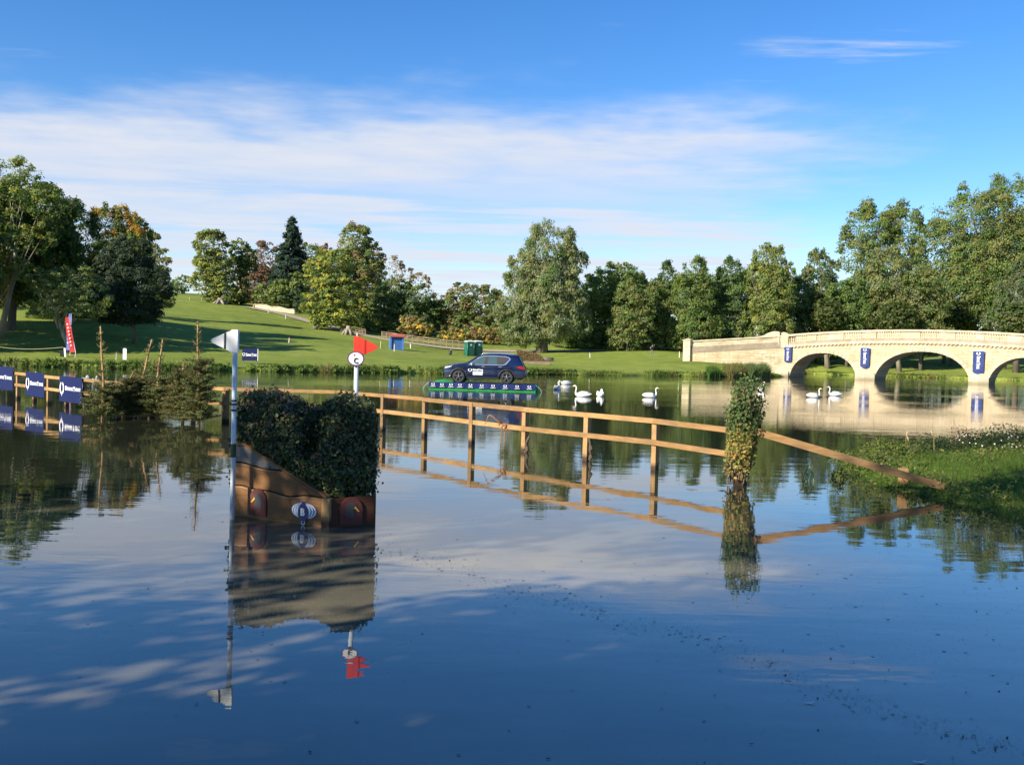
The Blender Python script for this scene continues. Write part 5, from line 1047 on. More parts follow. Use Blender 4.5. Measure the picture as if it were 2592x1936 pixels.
swan(1646,1006,.15,'lone swan with curled neck facing the leafy post','up',.92)
swan(1927,990,-1.4,'swan with tall upright neck beside the leafy post top','tall')
swan(2060,1006,.05,'swan below the first arch facing another swan','up',.95)
swan(2113,1002,PI+.05,'swan below the first arch facing the leafy post','up')
SLG = 'swans resting beyond the near fence'
for x, y, h, lab in ((216,968,1.5,'white swan resting beyond the fence rail beside sponsor board'),(242,970,1.7,'white swan resting beyond the fence rail beside bare topped spruce'),(85,958,1.5,'white swan peeping above the second sponsor board'),(393,968,1.4,'white swan glimpsed between the young spruces')): swan(x, y, h, lab, 'tuck', .95)

# ------------------------------------------------------------------ ropes on the near fence
ROPE = mottled('orange_rope', (0.20,0.09,0.045), (0.32,0.16,0.08), 20, .9); OLDROPE = mottled('wet_old_rope', (0.05,0.035,0.022), (0.11,0.08,0.05), 20, .9)
def rope(name, label, paths, m_, o):
    r = thing(name, label, 'rope', o)
    for p, w in paths:
        mb = MB(); mb.tube([Vector(o)+Vector(q) for q in p], w, 6); mb.build('cord', m_, r, smooth=True)
q = W(1263, 1105, .56); Q = Vector((-.18, 23.25, .56))
rope('tied_rope', 'orange rope knotted over the lower rail with hanging ends', [([(-.38,-.05,.20),(-.34,-.06,.26),(-.25,-.06,.22),(-.14,-.06,.12),(-.02,-.06,.06)],.021),([(-.02,-.07,.06),(.06,-.08,.02),(.02,-.08,-.09),(-.06,-.07,-.06),(.0,-.08,.05),(.1,-.08,.06),(.13,-.08,-.04),(.05,-.08,-.1)],.026),([(-.38,-.05,.2),(-.42,-.05,.08),(-.45,-.05,.03)],.008),([(-.04,-.08,-.05),(-.05,-.08,-.35),(-.06,-.08,-.62)],.010),([(.03,-.08,-.08),(.04,-.08,-.35),(.03,-.08,-.62)],.010),([(.08,-.08,-.08),(.16,-.08,-.2),(.18,-.08,-.12),(.1,-.08,-.06)],.006)], ROPE, Q)
f = W(1321,1144); rope('loop_rope', 'dark wet rope wrapped round the fence post near the waterline', [([(.10,-.08,.02),(.12,-.09,.12),(.09,-.09,.22),(.14,-.08,.32),(.17,-.08,.38)],.035),([(.17,-.08,.38),(.24,-.08,.33),(.26,-.08,.15),(.24,-.08,.06)],.010),([(.08,-.08,.0),(.13,-.1,.06),(.1,-.1,.14)],.045)], OLDROPE, (f.x, f.y, 0))
f = W(1477,1166); rope('knotted_rope', 'dark knotted rope hanging from rail beside an orange post', [([(.10,-.08,.50),(.13,-.09,.38),(.12,-.09,.26),(.15,-.09,.16),(.12,-.09,.05),(.16,-.1,-.02)],.024),([(.13,-.09,.34),(.17,-.1,.28),(.12,-.1,.24)],.035),([(.12,-.09,.14),(.17,-.1,.10),(.13,-.1,.05)],.04)], OLDROPE, (f.x, f.y, 0))

# ------------------------------------------------------------------ things on the far bank
def base(px, py, Y):
    p = P(px, py, Y); return Vector((p.x, Y, gz(p.x, Y)))
def bank_board():
    o = base(613, 913, 90.5); w, h = 39*90.5/FPX, 30*90.5/FPX; zt = P(613, 882, 90.5).z; ax, up = Vector((1,0,0)), Vector((0,0,1)); z = zt-h
    r = thing('bank_board', 'navy sponsor board standing on the far grass bank', 'sign', (o.x, o.y, o.z)); q = Vector((o.x, o.y, z)); mb = MB(); mb.plate([(0,0),(w,0),(w,h),(0,h)], q, ax, up, .04); mb.build('panel', NAVY, r)
    mb = MB(); mb.plate([(w,0),(w+.05,0),(w+.05,h),(w,h)], q-Vector((0,.01,0)), ax, up, .05); mb.build('pale_edge', WHITE, r)
    mb = MB(); maker_emblem(mb, q+ax*(w*.11)+up*(h*.52)-Vector((0,.05,0)), ax, up, w*.095, 1.2); maker_word(mb, q+ax*(w*.25)+up*(h*.36)-Vector((0,.05,0)), ax, up, w*.72, h*.27); mb.build('lettering', WHITE, r)
    for u in (.12, w-.12): mb = MB(); mb.box((q.x+u, o.y+.06, (o.z+z)/2+.1), (.07,.06,z-o.z+.5)); mb.build('post', OLDWOOD, r)
bank_board()
def feather_flags():
    for (x0, y0, x1, y1, w, Y, m_, nm, lab, dx) in ((169,803,184,892,14,91.5,mottled('red_flag_cloth',(.42,.02,.025),(.52,.035,.035),3,.8),'feather_flag','leaning red feather flag on the far left bank',0),(177,794,172,886,10,93.5,mottled('violet_flag_cloth',(.13,.14,.42),(.18,.19,.5),3,.8),'feather_flag','violet feather flag standing behind the red one',0)):
        t, b = P(x0, y0, Y), P(x1, y1, Y); g = Vector((b.x+.2, Y, gz(b.x+.2, Y))); wd = w*Y/FPX; r = thing(nm, lab, 'flag', g, group='feather flags on the far bank'); n = 10; v = []
        for i in range(n+1):
            c = Vector(t).lerp(Vector(b), i/n)+Vector((0, .06*math.sin(i*.9), 0)); ww = wd*(.55+.45*min(1, i/2)); v += [c-Vector((ww/2, 0, 0)), c+Vector((ww/2, 0.03, 0))]
        mb = MB(); mb.add(v, [(2*i, 2*i+2, 2*i+3, 2*i+1) for i in range(n)]); mb.build('cloth', m_, r, smooth=True)
        mb = MB(); mb.tube([g-Vector((0,0,.2)), Vector(b)+Vector((wd/2,.05,0)), Vector(t)+Vector((wd/3,.05,.02))], [.03,.025,.012], 6); mb.build('pole', WHITEPLASTIC, r)
        if 'red' in lab:
            mb = MB(); 
            for k in range(7): c = Vector(t).lerp(Vector(b), .2+.1*k)-Vector((0,.12,0)); mb.plate([(-.05,-.07),(.06,-.05),(.04,.08),(-.06,.05)], c, (1,0,0), (0,0,1), .01)
            mb.build('white_marks', WHITE, r)
feather_flags()
o = base(162, 897, 92); r = thing('speaker_box', 'small black box with white panel beside the red flag', 'box', o); mb = MB(); mb.box(o+Vector((-.1,0,.28)), (.42,.4,.62), .2); mb.build('casing', BLACK, r); mb = MB(); mb.plate([(0,0),(.16,0),(.08,.85),(-.08,.85)], o+Vector((.16,-.22,-.02)), (1,0,0), (0,0,1), .04); mb.build('panel', WHITE, r)
o = base(316, 907, 90); r = thing('white_marker_board', 'tall white board on the far bank behind the spruces', 'sign', o); mb = MB(); mb.plate([(-.17,0),(.17,0),(.17,1.0),(.1,1.06),(-.1,1.06),(-.17,1.0)], o, (1,0,0), (0,0,1), .05); mb.build('board', WHITEPLASTIC, r); mb = MB(); mb.box(o+Vector((0,.05,.2)), (.08,.05,.9)); mb.build('post', OLDWOOD, r)
STAKE = mottled('painted_stake', (0.72,0.70,0.68), (0.82,0.80,0.78), 4, .6); TAN = mottled('tan_stake', (0.5,0.38,0.2), (0.6,0.46,0.26), 4, .7); TIP = mottled('orange_tip', (0.6,0.2,0.1), (0.7,0.26,0.14), 4, .6)
for px, py, Y, h, kind, lab in [(294,906,90,16,0,'beside tall white board on the bank'),(641,790,194,9,1,'by the path near the curved wall'),(679,799,188,8,0,'on the path edge below the curved wall'),(723,812,180,9,0,'on the upper path edge'),(794,832,168,10,1,'beside a dark stone on the path edge'),(904,860,158,12,0,'on the grass above the red flag'),(731,878,128,11,0,'in the shaded grass under the trees'),(963,892,138,15,1,'on the grass left of the blue hut'),(998,897,134,15,0,'in front of the blue hut'),(1040,880,150,11,0,'right of the blue hut by the path'),(1142,893,148,11,0,'left of the green toilets'),(1269,899,140,9,0,'behind the car roof'),(1494,898,140,12,0,'on the bank right of willow'),(1720,898,140,14,0,'on the bank near the wing wall'),(480,764,202,6,1,'at the crest left of oak'),(510,766,202,6,1,'at the crest beside the oak'),(575,770,198,6,1,'right of the oak base')]:
    o = base(px, py, Y); hh = h*Y/FPX+.15; r = thing('marker_stake', ('pale ' if kind == 0 else 'tan ')+'wooden marker stake '+lab, 'stake', o, random.uniform(-.3, .3)); mb = MB(); w = .055 if Y < 150 else .09; tl = random.uniform(-.06, .06)
    mb.tube([(0,0,-.2),(tl,0,hh-.1),(tl*1.05,0,hh)], [w,w*.95,w*.6], 4); mb.build('shaft', TAN if kind else STAKE, r, True)
    if kind == 0: mb = MB(); mb.tube([(tl,0,hh-.14),(tl,0,hh+.004)], [w*1.1,w*.9], 4); mb.build('tip', TIP if Y > 133 else REDPLASTIC, r, True)
# rope between stakes on the left
mb = MB(); a, b = base(-60, 880, 93), base(160, 890, 92.5); mb.tube([a.lerp(b, i/12)+Vector((0,0,.85-.35*math.sin(math.pi*i/12))) for i in range(13)], .018, 5); tag(mb.build('boundary_rope', mottled('straw_rope', (.5,.45,.25), (.6,.55,.32), 6, .9)), 'thin sagging rope leading to the red feather flag', 'rope')
def hut():
    Y = 140; o = base(1003, 893, Y); w = 35*Y/FPX; h = 36*Y/FPX; r = thing('blue_hut', 'small blue wooden hut with red roof on the grass', 'hut', o, .22); BL = mottled('blue_paint', (.05,.16,.42), (.07,.20,.50), 3, .6); DB = mottled('doorway_shade_blue', (.03,.10,.30), (.04,.13,.36), 3, .6)
    for x, y, sx, sy, nm, m_ in ((-w/2+.12,-.0,.24,1.3,'side_wall',BL),(w/2-.12,0,.24,1.3,'side_wall',BL),(0,.55,w-.48,.12,'back_wall',DB)): mb = MB(); mb.box((x,y,h*.43), (sx,sy,h*.95)); mb.build(nm, m_, r, True)
    mb = MB(); mb.box((0,-.45,h*.40), (w-.48,.05,h*.85)); mb.build('door', DB, r, True)  # open doorway drawn as a panel, its shade put into the deeper blue
    mb = MB(); hw = w/2+.08; mb.add([(-hw,-.85,h*.87),(hw,-.85,h*.87),(hw,.75,h*1.04),(-hw,.75,h*1.04),(-hw,-.85,h*.92),(hw,-.85,h*.92),(hw,.75,h*1.09),(-hw,.75,h*1.09)], [(3,2,1,0),(4,5,6,7),(0,1,5,4),(1,2,6,5),(2,3,7,6),(3,0,4,7)]); mb.build('roof', mottled('red_roof_felt', (.34,.07,.045), (.42,.10,.06), 3, .8), r, True)
hut()
def toilets():
    GP = mottled('dark_green_plastic', (.012,.10,.065), (.018,.13,.085), 2, .4); WR = mottled('translucent_white_roof', (.7,.72,.72), (.8,.82,.82), 3, .5); h = 2.15
    for px, Y, rz, lab in ((1187,148.5,.55,'dark green portable toilet with white roof nearer the path fence'),(1208,149.6,.55,'dark green portable toilet half hidden behind its twin')):
        o = base(px, 905, Y); r = thing('portable_toilet', lab, 'toilet', o, rz, 'portable toilets on the grass'); mb = MB(); mb.box((0,0,h/2), (1.12,1.12,h)); mb.build('cabin', GP, r, True)
        for sx, sy in ((-1,-1),(1,-1),(-1,1),(1,1)): mb = MB(); mb.tube([(sx*.55,sy*.55,0),(sx*.55,sy*.55,h+.03)], .07, 8); mb.build('corner_post', GP, r, True, True)
        mb = MB(); mb.lathe([(.86,0),(.86,.06),(.6,.15),(.02,.2)], 4, (0,0,0)); ob = mb.build('roof', WR, r, True); ob.rotation_euler = (0,0,PI/4); ob.location = (0,0,h+.01)
        mb = MB(); mb.box((0,-.575,h*.48), (.82,.03,h*.88)); dr = mb.build('door', GP, r, True); mb = MB(); mb.lathe([(.001,-.61),(.16,-.61),(.16,-.585)], 20, (0,0,h*.78), 'Y'); mb.build('round_sign', WR, dr, True)
        mb = MB(); mb.box((.3,-.60,h*.5), (.06,.03,.2)); mb.build('latch', BLACK, dr, True)
toilets()
def brush_ramp():
    Y = 122; o = base(1345, 920, Y); u = Y/FPX; r = thing('brush_ramp', 'brown brushwood ramp jump with timber base on far grass', 'jump', o); BR = mottled('brushwood', (.16,.10,.04), (.34,.24,.11), 3.5, .95, .05, stretch=(1,1,.3))
    prof = [(-36*u,0),(30*u,0),(32*u,6*u),(30*u,14*u),(22*u,20*u),(5*u,25*u),(-15*u,29*u),(-34*u,31*u),(-40*u,33*u)]; mb = MB(); mb.plate(prof, (0,1.5,0), (1,0,0), (0,0,1), 2.6); mb.build('brush_body', BR, r, True)
    n = 5000; x = RNG.uniform(-38, 31, n)*u; z = RNG.uniform(0, 33, n)*u; tz_ = np.interp(x, [-38*u,-15*u,5*u,22*u,31*u], [32*u,29*u,25*u,20*u,10*u]); ok = z < tz_+.08; x, z = x[ok], z[ok]; n = len(x)
    leaves('brush_twigs', np.stack([x, np.full(n, -1.12)+RNG.normal(0,.05,n), z], 1), RNG.normal(0,.5,(n,3))+np.array([0,-1,.3]), RNG.uniform(.15,.35,n), tint(n, [(2,(.30,.21,.10)),(2,(.20,.13,.06)),(1,(.36,.28,.15))], .25), r, aspect=4, tang=np.tile([.1,0,1.], (n,1))+RNG.normal(0,.4,(n,3)), local=True)
    mb = MB(); mb.box((4*u,-1.25,.10), (82*u,.16,.40)); mb.build('base_timber', OLDWOOD, r, True); mb = MB(); mb.beam((-40*u,-.9,33*u), (-28*u,-1.2,14*u), .15, .2); mb.build('edge_pole', BARK, r, True)
    o = base(1386, 911, 132); r = thing('log_jump', 'short dark log lying right of the brushwood ramp', 'log', o); mb = MB(); mb.tube([o+Vector((-.75,0,.28)), o+Vector((.1,.1,.3)), o+Vector((.8,.2,.26))], [.28,.26,.24], 10); mb.build('trunk', BARK, r, smooth=True); mb = MB(); mb.tube([o+Vector((-.7,-.3,.12)), o+Vector((.75,-.1,.12))], .13, 8); mb.build('chock', BARK, r)
brush_ramp()
o = base(1139, 903, 143); r = thing('litter_bin', 'small dark grey bin left of the green toilets', 'bin', o); mb = MB(); mb.lathe([(.001,0),(.24,0),(.29,.55),(.30,.6),(.22,.6)], 12, o); mb.build('drum', mottled('grey_plastic', (.07,.075,.075), (.10,.105,.105), 4, .6), r, smooth=True); mb = MB(); mb.lathe([(.31,.58),(.30,.66),(.1,.74),(.001,.75)], 12, o); mb.build('lid', BLACK, r, smooth=True)
o = base(799, 834, 167); mb = MB(); mb.lathe([(.3,-.1),(.42,.1),(.4,.35),(.22,.52),(.02,.56)], 9, o); tag(mb.build('path_stone', mottled('dark_stone', (.06,.06,.06), (.12,.12,.115), 4, .9), smooth=False), 'rounded dark stone at the path edge', 'stone')
def stump(px, py, Y, w, h, lab):
    o = base(px, py, Y); r = thing('tree_stump', lab, 'stump', o); mb = MB()
    for k in range(6): t = k/6*6.28+.3; q = o+Vector((math.cos(t)*w, math.sin(t)*w, -.1)); mb.tube([q, o+Vector((math.cos(t)*w*.35, math.sin(t)*w*.35, h*.55))], [.22,.3], 6)
    mb.build('roots', PALEBARK, r, smooth=True); mb = MB(); mb.tube([o-Vector((0,0,.2)), o+Vector((.05,0,h*.6)), o+Vector((.1,0,h))], [w*.62,w*.45,w*.36], 10); mb.build('bole', PALEBARK, r, smooth=True)
stump(557, 772, 197.5, 1.5, 1.3, 'pale spreading root base under the tall oak'); stump(881, 834, 164, 1.0, 1.5, 'pale cut stump under the yellow-green tree')
def stone_wall():
    pts = [(645,772),(680,774),(715,782),(745,794)]; ws = [base(x, y+4, 198-(x-645)*.05) for x, y in pts]; r = thing('garden_wall', 'low curved pale stone wall under the rounded shrub', 'wall', ws[0]); me = None
    c = []
    for a, b in zip(ws[:-1], ws[1:]):
        for i in range(4): c.append(a.lerp(b, i/4))
    c.append(ws[-1]); mb = MB(); k = len(c); v = []
    for q in c: g = gz(q.x, q.y); hh = .78+.12*math.sin(q.x*1.7); v += [(q.x,q.y,g-.2),(q.x,q.y+.4,g-.2),(q.x,q.y+.4,g+hh),(q.x,q.y,g+hh)]
    mb.add(v, [f for i in range(k-1) for f in ((4*i,4*i+4,4*i+7,4*i+3),(4*i+3,4*i+7,4*i+6,4*i+2),(4*i+1,4*i+2,4*i+6,4*i+5))]+[(0,3,2,1),(4*k-4,4*k-3,4*k-2,4*k-1)]); mb.build('wall_body', STONE, r)
    mb = MB()
    for a, b in zip(c[:-1], c[1:]): mb.beam((a.x,a.y+.2,gz(a.x,a.y)+.80+.12*math.sin(a.x*1.7)), (b.x,b.y+.2,gz(b.x,b.y)+.80+.12*math.sin(b.x*1.7)), .55, .14)
    mb.build('coping', STONE, r)
stone_wall()
def far_fence(name, lab, pts, n, h):
    ws = [base(*p) for p in pts]; tot = [0]
    for a, b in zip(ws[:-1], ws[1:]): tot.append(tot[-1]+(b-a).length)
    def at(s):
        for i in range(len(ws)-1):
            if s <= tot[i+1] or i == len(ws)-2:
                q = ws[i].lerp(ws[i+1], (s-tot[i])/(tot[i+1]-tot[i])); return Vector((q.x, q.y, gz(q.x, q.y)))
    r = thing(name, lab, 'fence', ws[0]); ps = [at(tot[-1]*i/n) for i in range(n+1)]
    for p in ps: mb = MB(); mb.box(p+Vector((0,0,h/2-.1)), (.13,.13,h+.25)); mb.build('post', OLDWOOD, r)
    for a, b in zip(ps[:-1], ps[1:]):
        for z in (.35, .68, 1.0): mb = MB(); mb.beam(a+Vector((0,-.09,h*z)), b+Vector((0,-.09,h*z)), .05, .11); mb.build('rail', OLDWOOD, r)
far_fence('park_fence', 'weathered post and rail fence along the path above the hut', [(966,856,166),(1040,868,163),(1100,878,161),(1168,888,160),(1210,890,160)], 17, 1.0)
far_fence('short_fence', 'short piece of weathered fence beside the cut stump', [(893,838,168),(925,846,167)], 4, 1.0)
def person():
    Y = 142; o = base(1650, 892, Y); r = thing('person', 'person in black top and grey trousers with arms raised by the trees', 'person', o)
    V = [(0,0,.92),(0,.0,1.15),(.03,-.02,1.40),(.06,-.03,1.52),(.09,-.05,1.66),(-.10,0,.88),(-.11,0,.48),(-.12,.03,.06),(-.12,-.10,.04),(.10,0,.88),(.13,-.02,.48),(.14,.03,.06),(.14,-.10,.04),(-.17,-.01,1.40),(-.26,-.12,1.18),(-.10,-.28,1.22),(.20,-.03,1.42),(.40,-.08,1.52),(.30,-.16,1.68),(.26,-.17,1.74)]
    E = [(0,1),(1,2),(2,3),(3,4),(0,5),(5,6),(6,7),(7,8),(0,9),(9,10),(10,11),(11,12),(2,13),(13,14),(14,15),(2,16),(16,17),(17,18),(18,19)]
    RA = [.15,.14,.15,.06,.105,.10,.07,.05,.05,.10,.07,.05,.05,.07,.05,.04,.07,.05,.04,.045]
    me = bpy.data.meshes.new('body'); me.from_pydata(V, E, []); ob = link('body', me, None, r, True); md = ob.modifiers.new('skin', 'SKIN')
    for i, v in enumerate(me.skin_vertices[0].data): v.radius = (RA[i], RA[i]*.85); v.use_root = (i == 0)
    ob.modifiers.new('sub', 'SUBSURF').levels = 2; bpy.context.view_layer.update(); nm = bpy.data.meshes.new_from_object(ob.evaluated_get(bpy.context.evaluated_depsgraph_get())); ob.modifiers.clear(); ob.data = nm
    for m_ in (mottled('skin_tone', (.45,.28,.2), (.5,.32,.24), 5, .6), BLACK, mottled('grey_trousers', (.12,.12,.13), (.17,.17,.18), 5, .9)): nm.materials.append(m_)
    for p in nm.polygons:
        z = p.center.z; x = p.center.x; p.material_index = 2 if z < .93 else (1 if (z < 1.50 and x > -.22) or (z < 1.6 and x > .22) else 0)
    nm.shade_smooth(); mb = MB(); mb.lathe([(.001,.13),(.07,.115),(.11,.05),(.112,-.01),(.09,-.05)], 12, (.09,-.035,1.68)); mb.build('hair', mottled('brown_hair', (.05,.03,.02), (.08,.05,.03), 8, .8), r, True, True)
person()

# ------------------------------------------------------------------ vegetation along the water
def blades(name, label, cat, pts, h, cols, w=.05, lean=.25, kind='stuff', parent=None, mat=None):
    n = len(pts); tg = RNG.normal(0, lean, (n, 3)); tg[:, 2] = 1; nr_ = RNG.normal(0, .5, (n, 3))+np.array([-.3,-.8,.15])
    o = leaves(name, pts, nr_, h, tint(n, cols, .28), parent, tang=tg, shape=3, aspect=1, mat=mat)
    return o
def blade_mesh(name, label, cat, pts, h, w, cols, lean=.25):
    n = len(pts); a = RNG.uniform(0, 2*math.pi, n); s = np.stack([np.cos(a), np.sin(a)*.5, np.zeros(n)], 1); d = RNG.normal(0, lean, (n, 3)); d[:, 2] = 1; h = h.reshape(-1, 1); w = np.asarray(w).reshape(-1, 1)*np.ones((n, 1))
    d2 = d.copy(); d2[:, :2] *= 2.2; co = np.stack([pts-s*w, pts+s*w, pts+d*h*.55+s*w*.7, pts+d*h*.55-s*w*.7, pts+d2*h*np.array([1,1,.98])], 1).reshape(-1, 3)
    me = bpy.data.meshes.new(name); me.vertices.add(n*5); me.vertices.foreach_set('co', co.ravel().astype('f')); li = (np.arange(n)[:, None]*5+np.array([0,1,2,3, 3,2,4])).ravel(); me.loops.add(n*7); me.loops.foreach_set('vertex_index', li.astype('i'))
    ls = (np.arange(n)[:, None]*7+np.array([0,4])).ravel(); me.polygons.add(n*2); me.polygons.foreach_set('loop_start', ls.astype('i')); me.update(calc_edges=True)
    c = cols*(1+RNG.uniform(-.25, .25, (n, 1))) if isinstance(cols, np.ndarray) else tint(n, cols, .28); c4 = np.ones((n, 5, 4), 'f'); c4[:, :, :3] = np.clip(c, .003, 1)[:, None, :]; at = me.attributes.new('tint', 'FLOAT_COLOR', 'POINT'); at.data.foreach_set('color', c4.ravel()); me.materials.append(LEAF)
    return tag(link(name, me, None), label, cat, kind='stuff')
# far bank fringe
cc = np.concatenate([RNG.uniform(-62, 36, 150), RNG.uniform(45, 92, 60)]); ch = RNG.uniform(.12, 1.0, len(cc))**1.6; cw = RNG.uniform(.25, 1.3, len(cc)); ct = tint(len(cc), [(3,(0.12,0.19,0.035)),(2,(0.18,0.22,0.05)),(2,(0.055,0.09,0.022)),(1,(0.27,0.23,0.09))], .2)
n = 15000; k_ = RNG.integers(0, len(cc), n); x = cc[k_]+RNG.normal(0, 1, n)*cw[k_]; t = np.abs(RNG.normal(0, .5, n))-.12; y = shore(x)+t
blade_mesh('bank_grass', 'rough grass and herb fringe along the far water edge', 'grass', np.stack([x, y, np.maximum(ground(x, y), -.02)], 1), (.12+.62*ch[k_]*RNG.uniform(.4, 1.1, n))*np.where(x < 0, 1.0, .75), .045, ct[k_], .3)
n = 9000; x = RNG.uniform(-62, 4, n); keep = (np.sin(x*.9)+np.sin(x*2.7+2)+.9*np.sin(x*6.1)) > .35; x = x[keep]; n = len(x); y = shore(x)+RNG.normal(.15, .3, n); z = np.maximum(ground(x, y), 0)+RNG.uniform(.02, .38, n)
tag(leaves('bank_herbs', np.stack([x, y, z], 1), RNG.normal(0, .6, (n, 3))+np.array([-.2,-.5,.6]), RNG.uniform(.12, .3, n), tint(n, [(3,(0.10,0.17,0.03)),(2,(0.14,0.20,0.045)),(1,(0.05,0.09,0.02))], .25)), 'leafy waterside herbs overhanging the far bank lip', 'plants', kind='stuff')
def reed_bed(label, x0, x1, n, h, cols, y0=-.8, y1=.6):
    q0, q1 = W(x0, 954), W(x1, 956); x = RNG.uniform(q0.x, q1.x, n); y = shore(x)+RNG.uniform(y0, y1, n); blade_mesh('reed_bed', label, 'reeds', np.stack([x, y, np.maximum(ground(x, y), -.05)], 1), RNG.uniform(.5, 1.15, n)*h, .05, cols, .1)
reed_bed('bright green reeds on the point left of the wing wall', 1795, 1840, 900, 1.1, [(3,(0.08,0.17,0.03)),(1,(0.14,0.2,0.05))])
reed_bed('blue-green reeds in front of the bridge wing wall', 1895, 1962, 2600, 1.55, [(3,(0.10,0.18,0.07)),(2,(0.15,0.21,0.06)),(1,(0.28,0.25,0.11))], -1.6, .8)
reed_bed('mixed tall herbs at the foot of the wing wall', 1840, 1925, 1800, 1.25, [(2,(0.17,0.20,0.05)),(2,(0.25,0.25,0.09)),(1,(0.20,0.13,0.06))], -.4, 3.0)
# near bank
n = 42000; y = RNG.uniform(9, 30, n); x = RNG.uniform(6.6, 17, n); z = near_z(x, y); ok = (z > -.02) & (x < .56*y+1.6); x, y, z = x[ok], y[ok], z[ok]; n = len(x)
blade_mesh('near_grass', 'lush grass on the near bank by the diagonal rail', 'grass', np.stack([x, y, z-.02], 1), RNG.uniform(.06, .22, n), .007, [(3,(0.075,0.14,0.02)),(2,(0.11,0.17,0.03)),(1,(0.17,0.18,0.05))], .35)
n = 30000; y = RNG.uniform(11, 29, n); x = RNG.uniform(6.6, 15, n); d_ = near_sd(x, y); cl = np.sin(x*2.3+y*1.1)+np.sin(y*1.9-x*1.3)+.7*np.sin(x*5.1+1)*np.sin(y*4.7); ok = (d_ > -.25) & (d_ < 5) & (x < .56*y+1.4) & ((d_ < .9) | (cl > .7)); x, y, d_, cl = x[ok], y[ok], d_[ok], cl[ok]; n = len(x); z = np.maximum(near_z(x, y), 0)+RNG.uniform(.01, 1, n)*np.clip(.10+.10*cl+.16*(d_ < .7), .04, .38)
tag(leaves('bank_weeds', np.stack([x, y, z], 1), RNG.normal(0, .6, (n, 3))+np.array([-.2,-.3,.8]), RNG.uniform(.03, .085, n), tint(n, [(3,(0.12,0.17,0.03)),(2,(0.19,0.20,0.05)),(2,(0.07,0.11,0.025)),(1,(0.22,0.17,0.07))], .3), aspect=1.7, shape=6), 'low leafy weeds scattered over the near bank edge', 'weeds', kind='stuff')
def herb_clump(name, label, spots, cols, leaf, n, cat='shrub', flower=None):
    for i, (px, py, Y, R, H, lab) in enumerate(spots):
        p = P(px, py, Y); z = float(near_z(np.array([p.x]), np.array([Y]))[0]); z = max(z, 0.0); B = Vector((p.x, Y, z)); r = thing(name, label+' '+lab, cat, B); mb = MB(); k = int(n*R*R*H*12); k = min(max(k, 500), 9000)
        d = sph(k); d[:, 2] = np.abs(d[:, 2]); q = d*np.array([R, R, H])*RNG.uniform(.35, 1.05, (k, 1))*(1+.25*np.sin(d[:, 0:1]*7+i)*np.sin(d[:, 2:3]*6)); leaves('foliage', q+np.array(B), d+RNG.normal(0, .5, (k, 3))+np.array([0,0,.3]), RNG.uniform(.6, 1.3, k)*leaf, tint(k, cols, .3), r, aspect=1.6, shape=6)
        for _ in range(14): t = random.uniform(0, 6.28); s = random.uniform(.3, .9); mb.tube([B-Vector((0,0,.1)), B+Vector((math.cos(t)*R*s, math.sin(t)*R*s, H*random.uniform(.5, .95)))], [.012,.004], 4, False)
        mb.build('stems', BARK, r)
        if flower:
            k = flower; d = sph(k); d[:, 2] = np.abs(d[:, 2]); leaves('flowers', d*np.array([R, R, H])*1.04+np.array(B), d+np.array([0,-.4,.2]), RNG.uniform(.025, .05, k), tint(k, [(1,(.72,.72,.66))], .1), r, mat=foliage_mat('petals', .3, .7))['kind'] = 'stuff'
herb_clump('yellow_herb', 'yellow-green leafy plant', [(2215,1215,20.6,.6,.34,'overhanging the water left of diagonal rail'),(2270,1190,22.0,.8,.40,'under the diagonal rail'),(2175,1205,21.2,.45,.26,'at the bank tip'),(2345,1235,18.0,.45,.2,'at the foot of diagonal rail'),(2250,1160,22.9,.6,.42,'behind the diagonal rail')], [(3,(0.12,0.17,0.03)),(2,(0.18,0.20,0.05)),(1,(0.07,0.11,0.025))], .055, 900)
herb_clump('water_plant', 'small leafy water plant', [(2123,1225,19.2,.14,.3,'standing in water off the bank tip')], [(1,(0.14,0.18,0.05))], .05, 2000)
herb_clump('dark_bush', 'dark green bush', [(2375,1160,23.6,.9,.38,'behind the yellow-green plants'),(2600,1140,24.5,1.2,.55,'at the top of the bank')], [(3,(0.035,0.06,0.02)),(1,(0.06,0.085,0.03))], .06, 700)
herb_clump('flowering_bush', 'dark bush dotted with small white flowers', [(2515,1150,23.8,1.05,.45,'on top of near bank')], [(3,(0.035,0.06,0.02)),(1,(0.07,0.09,0.03))], .06, 700, flower=120)
herb_clump('seeding_willowherb', 'tall yellowing willowherb going to seed', [(2440,1150,25.0,.5,.62,'behind the flowering bush')], [(2,(0.18,0.16,0.05)),(2,(0.12,0.13,0.04)),(1,(0.20,0.11,0.06))], .06, 700)
r = thing('iris_tuft', 'thin tuft of upright iris leaves growing in the water', 'plant', W(2048,1218)); b = W(2048,1218); mb = MB()
for k in range(11): a = Vector((b.x+random.uniform(-.12,.12), b.y+random.uniform(-.1,.1), -.05)); mb.tube([a, a+Vector((random.uniform(-.05,.05),0,.2)), a+Vector((random.uniform(-.14,.14),0,random.uniform(.3,.5)))], [(.008,.004),(.008,.004),(.002,.002)], 4)
mb.build('leaves', mottled('iris_green', (.10,.18,.04), (.16,.24,.07), 5, .6), r)
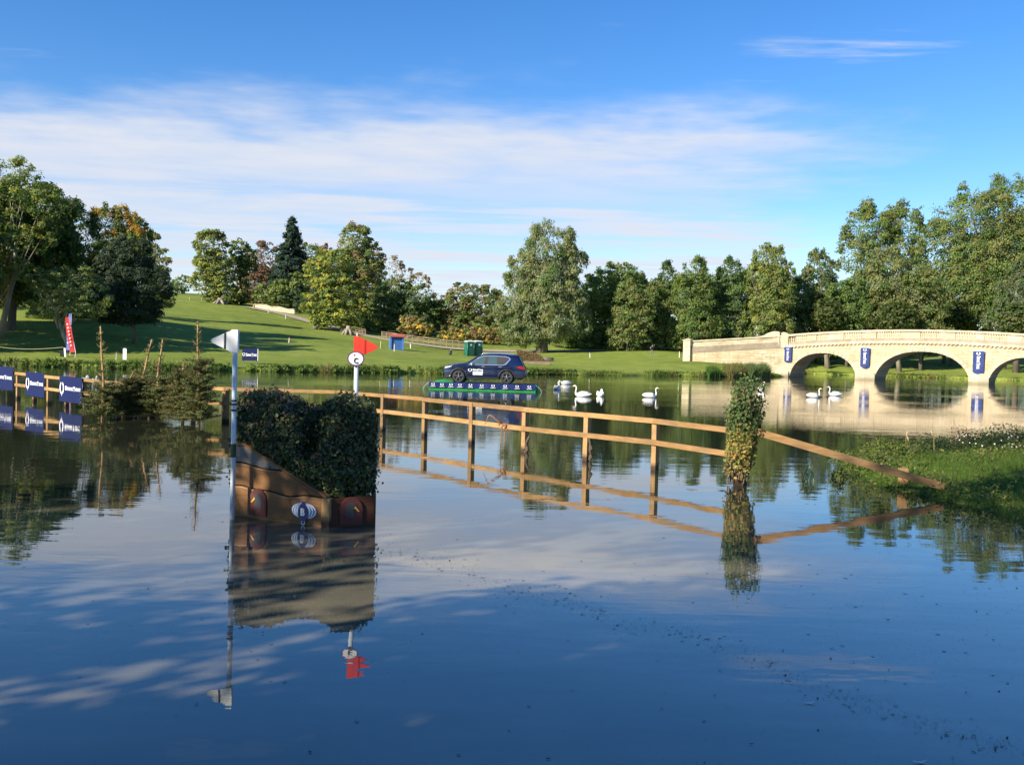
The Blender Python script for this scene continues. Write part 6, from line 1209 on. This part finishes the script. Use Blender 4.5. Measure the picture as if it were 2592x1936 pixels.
for px, py, Y, h, lab in ((2290,1150,22.5,.55,'tallest dry seed stalk above yellow-green plants'),(2303,1155,22.6,.42,'short dry seed stalk beside the tallest one'),(2365,1150,23.0,.55,'dry seed stalk near the dark bush'),(2420,1150,24.0,.8,'dry seed stalk among the yellowing willowherb')):
    p = P(px, py, Y); z = float(near_z(np.array([p.x]), np.array([Y]))[0]); o = Vector((p.x, Y, max(z, 0))); r = thing('seed_stalk', lab, 'plant', o); mb = MB(); dx = random.uniform(-.12, .12); mb.tube([o-Vector((0,0,.1)), o+Vector((dx*.3,0,h*.7)), o+Vector((dx,0,h))], [.008,.006,.003], 5); mb.build('stem', TWIGBARK, r); mb = MB(); mb.tube([o+Vector((dx*.6,0,h*.8)), o+Vector((dx*.9,0,h*.95)), o+Vector((dx*1.1,0,h*1.06))], [.01,.025,.006], 6); mb.build('seed_head', mottled('dry_seed', (.3,.24,.14), (.4,.33,.2), 8, .9), r)

# floating leaf litter on the near water
def litter():
    X, Y = [], []
    line = [(960,1395),(1150,1430),(1300,1500),(1420,1510),(1550,1570),(1750,1610),(1900,1660),(2050,1740),(2250,1800),(2420,1860),(2592,1900)]
    for (a, b), (c, d) in zip(line[:-1], line[1:]):
        k = 260; s = RNG.uniform(0, 1, k); X += list(a+(c-a)*s+RNG.normal(0, 26, k)); Y += list(b+(d-b)*s+RNG.normal(0, 14, k))
    for cx, cy, sx, sy, k in ((2250,1560,190,80,120),(2450,1500,90,50,60),(2500,1720,100,60,60),(1250,1325,40,14,16),(560,1312,60,6,70),(1000,1350,60,30,50),(600,1600,300,20,30),(100,1745,90,25,40),(1500,1850,700,60,120),(300,1420,200,40,30),(1900,1200,120,40,60),(2100,1160,120,22,90),(1650,1440,150,30,40),(1300,1600,800,170,900),(2200,1650,300,150,500)):
        X += list(RNG.normal(cx, sx, k)); Y += list(RNG.normal(cy, sy, k))
    P_ = np.array([tuple(W(x, min(max(y, 1130), 1930))) for x, y in zip(X, Y)]); P_ = P_[near_sd(P_[:, 0], P_[:, 1]) < -.3]; n = len(P_); P_[:, 2] = .004+RNG.uniform(0, .003, n)
    nr_ = RNG.normal(0, .08, (n, 3))+np.array([0,0,1]); d = np.hypot(P_[:, 0], P_[:, 1])
    o = leaves('floating_leaves', P_, nr_, np.where(RNG.uniform(size=n) < .06, RNG.uniform(.025, .05, n), RNG.uniform(.006, .018, n))*np.clip(d/9, .8, 1.6), tint(n, [(5,(0.025,0.022,0.014)),(3,(0.05,0.04,0.022)),(1,(0.16,0.12,0.06)),(.5,(0.42,0.38,0.3)),(1,(0.05,0.06,0.02))], .3), aspect=2.8, shape=6, tang=np.tile([1.,.15,0], (n, 1))+RNG.normal(0, .5, (n, 3))); tag(o, 'dark leaf litter drifting on the near water', 'leaves', kind='stuff')
    for px, py, lab in ((2050,1780,'curled white feather floating on open water'),(2330,1930,'small white feather floating at the near edge')):
        p = W(px, py); mb = MB(); mb.tube([(p.x-.045,p.y,.010),(p.x,p.y-.006,.006),(p.x+.04,p.y+.006,.018)], [(.002,.002),(.009,.003),(.003,.002)], 6); tag(mb.build('floating_feather', FEATHER, smooth=True), lab, 'feather', 'feathers on the water')
litter()
